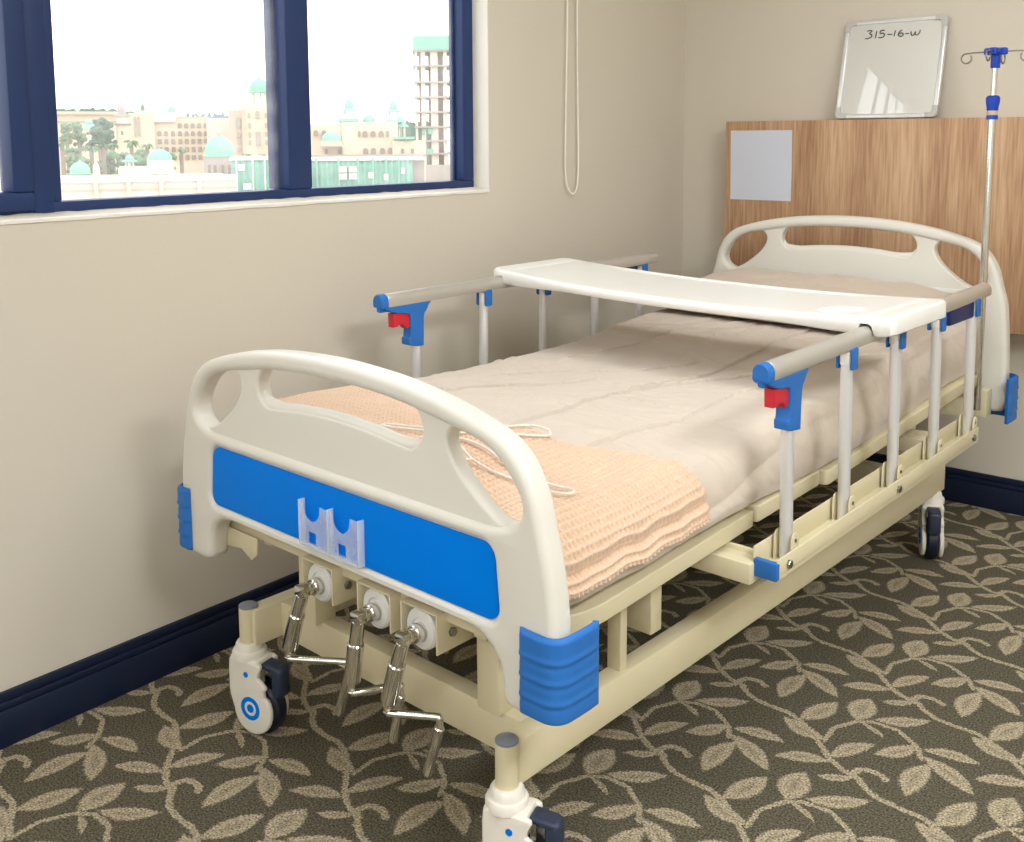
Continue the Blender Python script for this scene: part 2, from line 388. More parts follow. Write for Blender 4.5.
n = 150                                                                           # the wavy painted lip under the frame
rows = []
for i in range(n+1):
    y = WY0+(WY1+.003-WY0)*i/n
    j = noise.noise((y*9, 0, 0))*.0022+noise.noise((y*31, 3, 0))*.0012
    rows.append([bm.verts.new(p) for p in ((-.066, y, 1.147+noise.noise((y*23, 7, 0))*.003), (-.03, y, 1.144), (-.001, y, 1.1405), (.0035, y, 1.138), (.0035, y, 1.131+j), (-.001, y, 1.130+j))])
for A, B in zip(rows, rows[1:]):
    for k in range(5):
        f = bm.faces.new((A[k], B[k], B[k+1], A[k+1])); f.material_index = 1 if k < 2 else 0
box(bm, -.13, -.0005, WY0, WY1, WZ0-.004, 1.1395, 0)
trim = struct(obj('trim_1', bm, 'white_paint', recalc=True)); trim.data.materials.append(M['wall'])

# bead pull cord of the roller blind, hanging on the wall
bm = new()
cp = [(.016, 2.984, 2.62), (.016, 2.981, 1.78), (.016, 2.974, 1.45), (.016, 2.970, 1.25), (.016, 2.972, 1.18), (.017, 2.982, 1.135), (.018, 2.999, 1.113), (.018, 3.018, 1.108), (.017, 3.036, 1.125), (.016, 3.047, 1.17), (.016, 3.049, 1.25), (.016, 3.044, 1.45), (.016, 3.039, 1.78), (.016, 3.040, 2.62)]
cp = [(a, b-.016, c) for a, b, c in cp]; pp = cr(cp, 60, False)
# spread beads evenly along the loop
acc, last = 0., Vector(pp[0]); beads = []
tube(bm, cr(cp, 8, False), .0012, 6)
for p in pp[1:]:
    v = Vector(p); d = (v-last).length
    while acc+d >= .0072:
        t = (.0072-acc)/d; last = last.lerp(v, t); d = (v-last).length; acc = 0; beads.append(last.copy())
    acc += d; last = v
for p in beads:
    t = bmesh.new(); bmesh.ops.create_uvsphere(t, u_segments=8, v_segments=5, radius=.0034); put(bm, t, T(p))
box(bm, .0, .03, 2.97, 3.055, 2.62, 2.68, .006)
tag(obj('blind_cord', bm, 'cord'), 'white beaded pull cord hanging in a loop on the wall right of the window', 'cord')

# wooden panel behind the bed, paper sheet and whiteboard
bm = new(); box(bm, .2495, 2.05, LY-.11, LY, .648, 1.3648, .0015)
tag(obj('wall_panel', bm, 'wood'), 'light brown wood-grain panel on the wall behind the headboard', 'panel')
bm = new()
g = [[None]*9 for _ in range(9)]
for i in range(9):
    for j in range(9):
        a, b = i/8, j/8
        x = .272+.2545*a; z = 1.063+.2665*b
        g[i][j] = bm.verts.new((x+.003*(1-b)*(1-a), LY-.1102-.004*max(0, (a-.86)/.14)*max(0, (b-.4)/.6), z))
for i in range(8):
    for j in range(8): bm.faces.new((g[i][j], g[i+1][j], g[i+1][j+1], g[i][j+1]))
pap = obj('paper_sheet', bm, 'paper', flat=True); so = pap.modifiers.new('s', 'SOLIDIFY'); so.thickness = .001; so.offset = 1
tag(pap, 'blank white paper sheet on the left end of the wood panel', 'paper')

wb = empty('whiteboard', (.864, LY-.098, 1.3672)); WBW, WBH = .360, .362
wb.rotation_euler = (math.radians(-13.0), 0, 0)
bm = new(); box(bm, -WBW/2+.008, WBW/2-.008, -.004, .008, .008, WBH-.008, .001); obj('writing_surface', bm, 'board', wb)
for (x0, x1, z0, z1) in ((-WBW/2+.035, WBW/2-.035, 0, .016), (-WBW/2+.035, WBW/2-.035, WBH-.016, WBH), (-WBW/2, -WBW/2+.016, .035, WBH-.035), (WBW/2-.016, WBW/2, .035, WBH-.035)):
    bm = new(); box(bm, x0, x1, -.009, .010, z0, z1, .004, 3); obj('frame_rail', bm, 'alu', wb)
for sx in (-1, 1):
    for top in (0, 1):
        bm = new()
        pts = [(0, 0), (.0, .042), (.018, .042), (.018, .026), (.021, .021), (.026, .018), (.042, .018), (.042, 0)]
        arc = [(.016-.016*math.cos(PI/2*k/6), .016-.016*math.sin(PI/2*k/6)) for k in range(7)]
        pts = [(.042, 0), (.042, .018), (.026, .018), (.021, .021), (.018, .026), (.018, .042), (0, .042)]+arc
        pts = [(sx*(WBW/2-a), (WBH-b) if top else b) for a, b in pts]
        plate(bm, pts, thick=.022, bev=.003); obj('frame_corner', bm, 'board_grey', wb)
def stroke(bm, pts, w=.0019, y=-.0045):
    tube(bm, [(p[0], y, p[1]) for p in cr(pts, 6, False)], w, 6)
bm = new()
def wp(px, py): return (-WBW/2+.016+(px-180)/620*.334, WBH-.016-((py-150)+(px-180)*.055*1.0)/620*.334*1.0)
for st_ in ([(300, 188), (322, 182), (333, 186), (318, 202), (335, 212), (330, 228), (310, 238), (292, 240)],
            [(366, 182), (364, 205), (361, 232)],
            [(418, 176), (392, 180), (390, 198), (410, 196), (420, 206), (412, 222), (392, 228), (380, 228)],
            [(440, 203), (455, 202), (470, 201)], [(489, 174), (487, 192), (484, 213)],
            [(532, 168), (516, 184), (511, 202), (524, 212), (541, 206), (540, 192), (524, 190), (513, 198)],
            [(556, 192), (568, 191), (580, 190)], [(592, 176), (594, 194), (604, 202), (616, 190), (619, 176), (622, 194), (634, 197), (646, 182), (650, 164)]):
    stroke(bm, [wp(a, b+(a-300)*.062) for a, b in st_])
obj('handwriting', bm, 'marker', wb)
tag(wb, 'small silver framed whiteboard with 315-16-W handwritten, leaning on top of the wood panel', 'whiteboard')

# ------------------------------------------------------------------ hospital bed (local: X right, Y to the head, origin at the foot board's front)
BX, BY, BR = .7509, 1.2252, -.0438
bed = empty('hospital_bed', (BX, BY, 0), BR)
tag(bed, 'white and blue crank-operated hospital bed with raised side rails', 'hospital bed')
LH = 2.206; DZ = .136
def mirror(pts): return [(-x, z) for x, z in pts][::-1]
def board_shapes(dz, foot):
    zb = .392 if foot else .445
    half = [(0, .900), (.1, .897), (.2, .889), (.3, .873), (.38, .853), (.43, .835), (.468, .806), (.496, .760), (.513, .70), (.529, .635), (.539, .56)]
    halfd = [(x, z+(dz if z > .6 else dz*max(0, (z-.5)/.12))) for x, z in half]
    sm = cr([(-x, z) for x, z in halfd[::-1][:-1]]+halfd, 4, False)
    leg_r = [(.542, .46), (.540, zb+.02), (.531, zb+.004), (.512, zb), (.450, zb), (.434, zb+.006), (.428, zb+.02), (.427, zb+.045)]
    if foot: arch = [(.421, .462), (.405, .483), (.380, .497), (.345, .503), (.30, .504)]
    else: arch = [(.421, .50), (.405, .53), (.380, .548), (.345, .56), (.30, .565)]
    outline = sm+leg_r+arch+[(-x, z) for x, z in arch[::-1]]+[(-x, z) for x, z in leg_r[::-1]]
    up_ = lambda pts: [(x, z+dz) for x, z in pts]
    rh = cr(up_([(.302, .797), (.307, .824), (.335, .839), (.378, .829), (.421, .809), (.452, .778), (.473, .743), (.471, .711), (.447, .692), (.412, .697), (.37, .722), (.325, .760)]), 4)
    ch_r = up_([(0, .876), (.1, .874), (.19, .864), (.226, .846), (.242, .818), (.235, .790), (.212, .775), (.18, .776), (.1, .784)])
    ch = cr(ch_r+up_([(0, .788)])+[(-x, z) for x, z in ch_r[1:][::-1]], 4)
    rim_r = up_([(0, .862), (.1, .860), (.2, .852), (.30, .836), (.375, .822), (.418, .803), (.448, .774), (.468, .742), (.466, .714), (.445, .697), (.41, .688), (.36, .686), (.2, .686)])
    rim_in = cr(rim_r+up_([(0, .686)])+[(-x, z) for x, z in rim_r[1:][::-1]], 4)
    panel = rrect(-.421, .421, .527+dz*.9, .657+dz, .026)
    panel = [(x-(.012*x/.421)*max(0, (z-.53-dz)/.13), z) for x, z in panel]
    return outline, rh, [(-x, z) for x, z in rh], ch, rim_in, panel
def end_board(name, dz, y0, foot):
    outline, rh, lh, ch, rim_in, panel = board_shapes(dz, foot)
    bm = new(); m0 = T((0, y0+.026, 0))
    inner = [(x-math.copysign(.0025, x)*min(1, abs(x)/.3), z-.0025) for x, z in outline if z > .56+dz*.5]
    inner = inner[:len(inner)] if inner[0][0] < inner[-1][0] else inner[::-1]
    inner += [(.520, .520+dz*.45), (-.520, .520+dz*.45)]
    plate(bm, inner, (rh, lh, ch), thick=.034, bev=.006, res=4, mtx=m0)
    plate(bm, outline, (rim_in, panel), thick=.052, bev=.0150, res=5, mtx=m0)
    # rolled lip below the middle handle opening and beside the corner openings
    lip = cr([(x, z+dz) for x, z in ((-.240, .800), (-.226, .780), (-.18, .773), (-.1, .780), (0, .784), (.1, .780), (.18, .773), (.226, .780), (.240, .800))], 6, False)
    n_ = len(lip)
    tube(bm, [(x, y0+.026, z) for x, z in lip], [.004+.0105*min(1, min(k, n_-1-k)/9)**.7 for k in range(n_)], 12)
    hs = 1. if foot else .986
    for v in bm.verts: v.co.x = v.co.x*hs-(0 if foot else .004)
    o = obj(name, bm, 'shell', bed, sharp=.8)
    bm = new(); ins = [(x*.9995, z) for x, z in panel]
    plate(bm, panel, thick=.030, bev=.002, mtx=T((0, y0+.0205, 0)))
    p = obj('decorative_panel', bm, 'blue_panel', o); p['label'] = 'bright blue inset panel'
    return o
def bumper(parent, sx, y0, sgn, lift=0.):
    """ribbed corner guard wrapping round one leg of an end board (sgn +1: faces the foot, -1: faces the head)"""
    x0 = .472 if sx > 0 else .497
    path = [(x0, -.002), (x0+.006, -.010), (x0+.016, -.012), (.522, -.012)]+[(.524+.034*math.sin(a), .022-.034*math.cos(a)) for a in [PI/2*k/8 for k in range(1, 9)]]+[(.559, .045), (.559, .070), (.558, .088), (.553, .097)]
    n = len(path); zs = [.402+.140*k/40 for k in range(41)]
    outer, inner = [], []
    for k, z in enumerate(zs):
        t = k/40; rib = sum(math.exp(-((t-c)/.028)**2)-.8*math.exp(-((t-c+.055)/.025)**2) for c in (.25, .49, .73))*.0022
        e = min(t, 1-t); rib -= .006*max(0, 1-e/.04)**2
        ro, ri = [], []
        for i, (x, y) in enumerate(path):
            a, b = path[max(0, i-1)], path[min(n-1, i+1)]; dx, dy = b[0]-a[0], b[1]-a[1]; l = math.hypot(dx, dy); nx, ny = dy/l, -dx/l
            fade = min(1, min(i, n-1-i)/1.5)
            dip = .0
            for lst, off in ((ro, rib*fade), (ri, -.010)):
                lst.append(bm_.verts.new((sx*(x+nx*off), y0+sgn*(y+ny*off), z+lift)))
        outer.append(ro); inner.append(ri)
    F = bm_.faces.new
    for A, rev in ((outer, False), (inner, True)):
        for k in range(40):
            for i in range(n-1): F((A[k][i], A[k][i+1], A[k+1][i+1], A[k+1][i]))
    for k in range(40):
        for i in (0, n-1): F((outer[k][i], outer[k+1][i], inner[k+1][i], inner[k][i]))
    for k in (0, 40):
        for i in range(n-1): F((outer[k][i], outer[k][i+1], inner[k][i+1], inner[k][i]))
foot_b = end_board('footboard', 0, 0, True)
head_b = end_board('headboard', DZ, LH, False)
for par, y0, sg in ((foot_b, 0, 1), (head_b, LH+.052, -1)):
    for sx in (-1, 1):
        bm_ = new(); bumper(par, sx, y0, sg, 0 if sg > 0 else .022); o = obj('corner_bumper', bm_, 'blue', par, sharp=1.2, recalc=True); o['label'] = 'ribbed blue corner guard'
# acrylic card holder on the blue panel: two pockets with thumb notches
bm = new()
def pocket(x0, x1):
    z0, z1 = .531, .616; c = (x0+x1)/2-.004; rr = .026
    arc = [(c+rr*math.cos(a), z1-.004+rr*1.15*math.sin(a)) for a in [-PI*k/10 for k in range(11)]]
    out = [(x0, z0), (x1, z0), (x1, z1)]+[(c+rr, z1)]+arc+[(c-rr, z1), (x0, z1)]
    hole = rrect(x0+.030, x1-.035, z0+.006, z0+.030, .002, 2)
    plate(bm, out, (hole,), thick=.0022, bev=.0004, res=1, mtx=T((0, -.0075, 0)))
pocket(-.092, -.004); pocket(-.003, .085)
n_front = len(bm.faces)
for x in (-.093, -.0055, .0835): box(bm, x, x+.004, -.0085, .009, .531, .617, .0005)
box(bm, -.093, .0875, -.0085, .009, .529, .5325, .0005)
bm.faces.ensure_lookup_table()
for f in bm.faces[n_front:]: f.material_index = 1
ch_ = obj('card_holder', bm, 'acrylic', foot_b); ch_.data.materials.append(M['acrylic_edge']); ch_['label'] = 'clear acrylic two pocket card holder'

# wheeled base frame
bm = new()
for sx in (-1, 1):
    box(bm, sx*.357, sx*.3985, .06, 2.10, .1995, .281, .004)
    box(bm, sx*.358, sx*.390, .382, .404, .281, .455, .002)
    box(bm, sx*.362, sx*.396, 1.80, 1.842, .281, .47, .002)
box(bm, -.358, .358, .128, .170, .2, .2805, .004); box(bm, -.358, .358, 1.94, 1.982, .2, .2805, .004)
box(bm, -.262, -.206, .110, .165, .279, .462, .003)                                  # posts under the crank bar
box(bm, .266, .322, .110, .165, .279, .478, .006)
base = obj('base_frame', bm, 'frame', bed)
# upper frame with the crank bar, rail arms and hanger boxes
bm = new()
box(bm, -.432, .432, .052, .088, .458, .503, .003); box(bm, -.44, .44, 2.10, 2.14, .44, .50, .003)
for sx in (-1, 1):
    box(bm, sx*.30, sx*.33, .07, 2.13, .44, .474, .003)
    for y in (.605, 1.68):
        box(bm, sx*.28, sx*.540, y, y+.055, .425, .468, .003); box(bm, sx*.28, sx*.525, y+.05, y+.06, .44, .478, .002)
    box(bm, sx*.31, sx*.400, .47, .508, .325, .45, .003)
    box(bm, sx*.31, sx*.36, .335, .352, .33, .45, .004)
    box(bm, sx*.33, sx*.495, 2.150, 2.20, .437, .522, .004)
plate(bm, [(-.437, .417), (-.375, .425), (-.338, .408), (-.318, .425), (-.315, .462), (-.437, .462)], thick=.005, bev=.001, res=1, mtx=T((0, .047, 0)))
fr = obj('upper_frame', bm, 'frame', bed)
for sx in (-1, 1):
    bm = new(); cyl(bm, (sx*.335, .3345, .342), (sx*.335, .328, .342), .008, 12); obj('pivot_bolt', bm, 'steel', fr)
# mattress platform: three sections of edged steel deck
def deck(name, y0, y1, z0, z1, rounded):
    bm = new(); n = 8; r = .17
    if rounded:
        pts = [(.467, y1), (.467, y0+r)]+[(.467-r+r*math.cos(a), y0+r-r*math.sin(a)) for a in [PI/2*k/10 for k in range(1, 10)]]+[(.467-r, y0)]
        pts = pts+[(-x, y) for x, y in pts[::-1]]
    else: pts = rrect(-.467, .467, y0, y1, .012, 3)
    mtx = Matrix(((1, 0, 0, 0), (0, 0, 1, 0), (0, (z1-z0)/(y1-y0)*0-1, 0, 0), (0, 0, 0, 1)))
    # shape lies in x-z: turn it flat (z -> y)
    flat = Matrix(((1, 0, 0, 0), (0, 0, 1, 0), (0, -1, 0, 0), (0, 0, 0, 1)))
    plate(bm, pts, thick=.036, bev=.003, mtx=flat)
    for v in bm.verts: v.co.z += -.018+z0+(z1-z0)*(v.co.y-y0)/(y1-y0)
    return obj(name, bm, 'frame', bed, recalc=True)
deck('leg_deck', .062, .747, .492, .522, True)
deck('thigh_deck', .765, 1.065, .525, .533, False)
deck('back_deck', 1.100, 2.180, .520, .578, False)
# cranks
for i, (cx, dx, dy, hd) in enumerate(((-.085, .10, .066, -.030), (.084, .045, .075, -.018), (.206, .078, .048, -.028))):
    bm = new()
    tilt = -.048 if i == 0 else (-.022 if i == 1 else -.044)
    j = Vector((cx, -.010, .434)); e1 = Vector((cx+tilt*.36, -.011, .384)); e2 = Vector((cx+tilt*.92, -.012, .305)); e3 = Vector((cx+tilt*1.0, -.013, .289))
    cyl(bm, (cx, .040, .434), (cx, .012, .434), .0165, 20, .002)
    cyl(bm, (cx, .020, .434), j+Vector((0, -.004, 0)), .0115, 16, .002)
    box(bm, cx-.0115, cx+.0115, -.022, .004, .424, .447, .004)
    cyl(bm, j+Vector((0, 0, -.004)), e1, .0130, 18, .0015); cyl(bm, e1, e2, .0158, 18, .002)
    arm = [e2, e3+Vector((0, 0, .004)), e3+Vector((.002, 0, -.003)), e3+Vector((dx*.06+.003, dy*.06, -.007)), e3+Vector((dx, dy, -.006))]
    c0 = arm[-1]; arm += [c0+Vector((.005, .002, -.004)), c0+Vector((.006, .002, -.02))]
    tube(bm, cr([tuple(p) for p in arm], 4, False), .0068, 12)
    k = obj('crank', bm, 'chrome', bed); k['label'] = 'chrome folding bed crank'
    bm = new(); t0_ = c0+Vector((.006, .002, -.018)); cyl(bm, t0_, t0_+Vector((hd, -.006, -.098)), .0095, 16, .002); obj('crank_handle', bm, 'chrome', k)
    bm = new()
    lathe(bm, [(0, .003), (.020, .003), (.022, .0), (.034, .0), (.038, .004), (.0385, .03), (.0385, .09), (0, .09)], 28, T((cx, .030, .437)) @ R(-PI/2, 'X')); obj('crank_bushing', bm, 'bushing', k)
    bm = new()                                                                      # folded bracket with a bolt on its right cheek
    for x in (-1, 1): box(bm, cx+x*.046-.0018, cx+x*.046+.0018, .026, .125, .405, .479, .001)
    box(bm, cx-.046, cx+.046, .026, .125, .476, .4795, .001)
    cheek_ = [(.026, .405), (.100, .405), (.125, .430), (.125, .479), (.026, .479)]
    b_ = obj('crank_bracket', bm, 'frame', k)
    bm = new(); cyl(bm, (cx+.0475, .062, .438), (cx+.055, .062, .438), .0085, 6, .001); obj('bracket_bolt', bm, 'steel', k)

# casters
def caster(x, y, head, post_top=.286, post=True, up_=.010):
    mt = T((x, y, 0)) @ R(head, 'Z')
    bm = new(); wx, wz, wr = .030, .0625, .0625
    # two cheeks: hooded outline with a notch and a lip for the brake
    cheek = [(-.035, .150), (-.033, .160+up_), (-.026, .166+up_), (.046, .162+up_), (.054, .158+up_), (.055, .152+up_), (.049, .140+up_), (.046, .128+up_), (.058, .120+up_), (.067, .112+up_), (.068, .106+up_), (.062, .101+up_), (.064, .098)]
    circ = [(wx+.053*math.cos(a), wz+.0555*math.sin(a)) for a in [.60-k*(.60+PI*.97)/18 for k in range(19)]]
    cheek = cheek+circ+[(-.029, .075), (-.033, .088), (-.035, .10)]
    for sy in (-1, 1): plate(bm, cheek, thick=.013, bev=.005, mtx=mt @ T((0, sy*.0255, 0)))
    box(bm, -.0345, .046, -.028, .028, .132, .1660+up_, .006, 3, mt)
    lathe(bm, [(0, .160), (.038, .160), (.0385, .172), (.036, .177), (.031, .179), (.030, .190), (.026, .196), (0, .196)], 32, mt @ T((0, 0, up_)))
    c = obj('caster', bm, 'caster_white', bed); c['label'] = 'white hooded swivel caster with dark brake pedal'
    bm = new(); lathe(bm, [(0, -.0185), (.045, -.0185), (.055, -.018), (.0615, -.012), (.0625, 0), (.0615, .012), (.055, .018), (.045, .0185), (0, .0185)], 40, mt @ T((wx, 0, wz)) @ R(PI/2, 'X')); obj('wheel', bm, 'tyre', c)
    bm = new(); box(bm, .046, .094, -.0185, .0185, .146, .160, .005, 3, mt @ T((.046, 0, .153+up_)) @ R(.12, 'Y') @ T((-.046, 0, -.153))); box(bm, .072, .101, -.0185, .0185, .096, .156+up_, .010, 3, mt); obj('brake_pedal', bm, 'pedal', c)
    for sy in (-1, 1):
        bm = new(); box(bm, .050, .061, sy*.0205-.0015, sy*.0205+.0015, .122+up_, .150+up_, .001, 2, mt); cyl(bm, mt @ Vector((.0555, sy*.019, .143)), mt @ Vector((.0555, sy*.0245, .143)), .004, 10)
        obj('brake_link', bm, 'steel', c)
        y_ = sy*.0322; rx_ = R(PI/2 if sy < 0 else -PI/2, 'X')
        for nm, pr, dx, dz_ in (('ring_emblem', [(.0165, 0), (.0165, .0007), (.0265, .0007), (.0265, 0), (.0165, 0)], -.004, .004), ('centre_emblem', [(0, 0), (.0095, 0), (.0095, .0006), (0, .0006)], -.004, .004), ('dot_emblem', [(0, 0), (.0064, 0), (.0064, .0006), (0, .0006)], -.014, .080)):
            bm = new(); lathe(bm, pr, 32, mt @ T((wx+dx, y_, wz+dz_)) @ rx_); obj(nm, bm, 'blue_panel', c)
    if post:
        bm = new(); cyl(bm, (x, y, .193+up_), (x, y, post_top), .0205, 28, .0015); obj('stem_post', bm, 'frame', c)
        bm = new(); lathe(bm, [(.0205, post_top-.001), (.0203, post_top+.003), (.014, post_top+.006), (0, post_top+.0075)], 28, T((x, y, 0))); obj('stem_cap', bm, 'cap_grey', c)
caster(-.388, .0640, .24, .284); caster(.3852, .0614, .35)
caster(.378, 2.045, -1.10); caster(-.378, 2.045, -.4)

# side rails
def side_rail(sx):
    X = lambda x: sx*x
    dz, sl = (-.002, .0155) if sx > 0 else (.022, .003); dy0 = 0 if sx > 0 else .026; zz = lambda y: dz+sl*(y-.6)
    posts = [y+dy0 for y in (.711, .980, 1.250, 1.514, 1.775)]
    zc = lambda y: .440+(y-.62)*.018
    bm = new()
    for (x0, x1, d0, d1) in ((.584, .588, 0, .043), (.533, .5365, 0, .058), (.5335, .588, .008, .012)):
        t = bmesh.new(); box(t, X(x0), X(x1), .628, 1.788, d0, d1, .0012)
        for v in t.verts: v.co.z += zc(v.co.y)
        put(bm, t)
    r = obj('side_rail', bm, 'frame', bed); r['label'] = 'rail with five upright tubes, nearer the camera' if sx > 0 else 'rail with five upright tubes, along the window wall'
    for y in posts:
        for x in (.5435, .5805):
            bm = new(); ear = [(-.016, .010), (.016, .010), (.016, .060), (.012, .068), (.006, .072), (-.006, .072), (-.012, .068), (-.016, .060)]
            plate(bm, ear, thick=.003, bev=.0008, res=1, mtx=T((X(x), y, zc(y))) @ R(PI/2, 'Z')); obj('post_lug', bm, 'frame', r, recalc=True)
    bm = new(); box(bm, X(.5375), X(.5885), .621, .636, .440, .477, .003); obj('end_cap', bm, 'blue', r)
    for y in (.672, 1.224, 1.745):
        bm = new(); cyl(bm, (X(.586), y, zc(y)+.022), (X(.594), y, zc(y)+.022), .0095, 6, .001); obj('rail_bolt', bm, 'steel', r)
    for y in posts:
        bm = new(); cyl(bm, (X(.581), y, zc(y)+.056), (X(.5835), y, zc(y)+.056), .0042, 10); obj('lug_rivet', bm, 'steel', r)
    # handrail: a rounded D section
    sec = [(-.0185, -.014), (-.017, -.0185), (.017, -.0185), (.0185, -.014)]+[(.0185*math.cos(a), -.002+.0195*math.sin(a)) for a in [PI*k/12 for k in range(13)]]
    def extr(bm, sec, y0, y1, cx, cz, sc0=1., bulge=0):
        rings = []
        ys = [y0, y0+.0015, y0+.004]+[y0+.004+(y1-y0-.008)*k/24 for k in range(1, 24)]+[y1-.004, y1-.0015, y1]
        for y in ys:
            e = min(y-y0, y1-y); k = 1-.12*max(0, 1-e/.004)**2
            wob = 0 if not bulge else noise.noise((y*14, sx*3, 0))*bulge
            rings.append([bm.verts.new((cx+a*k*(1+wob), y, cz+sl*(y-.6)+b*k*(1+wob*.7))) for a, b in sec])
        m_ = len(sec)
        for A, B in zip(rings, rings[1:]):
            for i in range(m_): bm.faces.new((A[i], A[(i+1) % m_], B[(i+1) % m_], B[i]))
        bm.faces.new(rings[0]); bm.faces.new(rings[-1][::-1])
    bm = new(); sec = [(a*.98, b*.98) for a, b in sec]; extr(bm, sec, .622, 1.885, X(.556), .860+dz, bulge=.05); obj('handrail', bm, 'grip', r, recalc=True)
    bm = new(); sec2 = [(a*1.03, b*1.03) for a, b in sec]; extr(bm, sec2, .598, .624, X(.556), .860+dz)
    box(bm, X(.547), X(.565), .600, .640, .828+dz, .850+dz, .006); obj('handrail_end', bm, 'blue', r, recalc=True)
    bm = new()
    plate(bm, cr([(.606, .846), (.758, .846), (.760, .830), (.753, .818), (.743, .802), (.741, .730), (.735, .722), (.692, .728), (.687, .736), (.687, .748), (.693, .755), (.693, .802), (.684, .816), (.645, .822), (.616, .832)], 3), thick=.033, bev=.003, mtx=T((X(.556), 0 if sx > 0 else .008, dz)) @ R(PI/2, 'Z'))
    obj('latch_housing', bm, 'blue', r, recalc=True)
    bm = new()
    plate(bm, [(.634, .822), (.694, .822), (.697, .792), (.695, .779), (.682, .776), (.670, .788), (.658, .789), (.650, .784), (.636, .784)], thick=.023, bev=.003, mtx=T((X(.556), 0 if sx > 0 else .008, dz)) @ R(PI/2, 'Z')); rb = obj('release_button', bm, 'red', r, recalc=True); rb['label'] = 'red release button'
    for i, y in enumerate(posts):
        top = (.738 if i == 0 else .826)+zz(y)
        bm = new(); cyl(bm, (X(.562), y, zc(y)+.014), (X(.558), y, top), .0132, 20, .001); obj('rail_post', bm, 'alu', r)
        if i:
            for x in (.5405, .5745):
                bm = new(); plate(bm, rrect(-.014, .014, .797+zz(y), .846+zz(y), .006, 3), thick=.005, bev=.001, res=1, mtx=T((X(x), y+.002, 0)) @ R(PI/2, 'Z')); obj('post_clip', bm, 'blue', r, recalc=True)
            bm = new(); cyl(bm, (X(.557), y, .806+zz(y)), (X(.557), y, .838+zz(y)), .0142, 18, .002); obj('post_cap', bm, 'tray', r)
    bm = new(); box(bm, X(.544), X(.568), 1.585, 1.765, .797+zz(1.67), .842+zz(1.67), .004); obj('locking_plate', bm, 'navy_blue', r)
    return r
side_rail(1); side_rail(-1)

def on_bed(o): o.location = (BX, BY, 0); o.rotation_euler = (0, 0, BR); return o

# ------------------------------------------------------------------ mattress with a creased sheet
def sm(a, b, x):
    t = max(0, min(1, (x-a)/(b-a))); return t*t*(3-2*t)
def ztop(y): return .700-.012*sm(.25, .9, y)+.040*sm(1.15, 1.7, y)+.016*sm(1.7, 2.15, y)
def zbot(y): return .524+.012*sm(.3, .7, y)+.044*sm(1.3, 2.2, y)
def section(y, t):
    """point and outward normal on the mattress outline; t 0 far hem, 1 near hem"""
    zt, zb = ztop(y), zbot(y); wN, wF = .462-.018*sm(1.0, 1.8, y), .455
    rN = .080-.048*sm(.55, 1.1, y); rF = .045
    drop = .050*(1-sm(.45, 1.0, y))                     # the near edge sags toward the foot
    hF = zt-rF-zb; hN = max(.01, zt-drop-rN-zb); top = wN+wF-rN-rF
    segs = [hF, PI/2*rF, top, PI/2*rN, hN]; tot = sum(segs); d = t*tot
    if d < segs[0]: return Vector((-wF-.008*math.sin(PI*d/segs[0]), zb+d)), Vector((-1, 0))
    d -= segs[0]
    if d < segs[1]:
        a = d/rF; return Vector((-wF+rF-rF*math.cos(a), zt-rF+rF*math.sin(a))), Vector((-math.cos(a), math.sin(a)))
    d -= segs[1]
    if d < segs[2]:
        x = -wF+rF+d; f = sm(.15, wN-rN, x)
        return Vector((x, zt-drop*f)), Vector((0, 1))
    d -= segs[2]
    if d < segs[3]:
        a = PI/2-d/rN; return Vector((wN-rN+rN*math.cos(a), zt-drop-rN+rN*math.sin(a))), Vector((math.cos(a), math.sin(a)))
    d -= segs[3]
    f = d/hN; return Vector((wN+.010*math.sin(PI*f), zt-drop-rN-d)), Vector((1, 0))
creases = [([(-.42, .50), (-.259, .569), (-.234, .645), (-.157, .753), (-.083, .918), (.0, .90), (.055, .883), (.111, 1.014), (.20, 1.2)], .0045),
           ([(.066, .40), (.061, .484), (.060, .591), (.054, .715), (.054, .855), (.062, .916), (.108, 1.113), (.111, 1.423), (.12, 1.7)], .0045),
           ([(.248, .40), (.248, .442), (.241, .61), (.276, .758), (.273, .882), (.266, 1.006), (.282, 1.108), (.31, 1.5)], .004),
           ([(-.30, .78), (-.20, .95), (-.06, 1.07), (.02, 1.25)], .003), ([(-.36, .70), (-.20, .70), (-.05, .66), (.06, .66)], .0025),
           ([(.07, .70), (.20, .66), (.36, .62)], .0022), ([(.10, .80), (.25, .83), (.40, .80)], .002), ([(-.33, 1.0), (-.25, 1.3), (-.2, 1.7)], .003)]
def pseg(px, py, a, b):
    ax, ay = a; bx, by_ = b; dx, dy = bx-ax, by_-ay; l2 = dx*dx+dy*dy
    t = max(0, min(1, ((px-ax)*dx+(py-ay)*dy)/l2)); ex, ey = px-ax-dx*t, py-ay-dy*t
    return math.hypot(ex, ey), (dx*(py-ay)-dy*(px-ax))
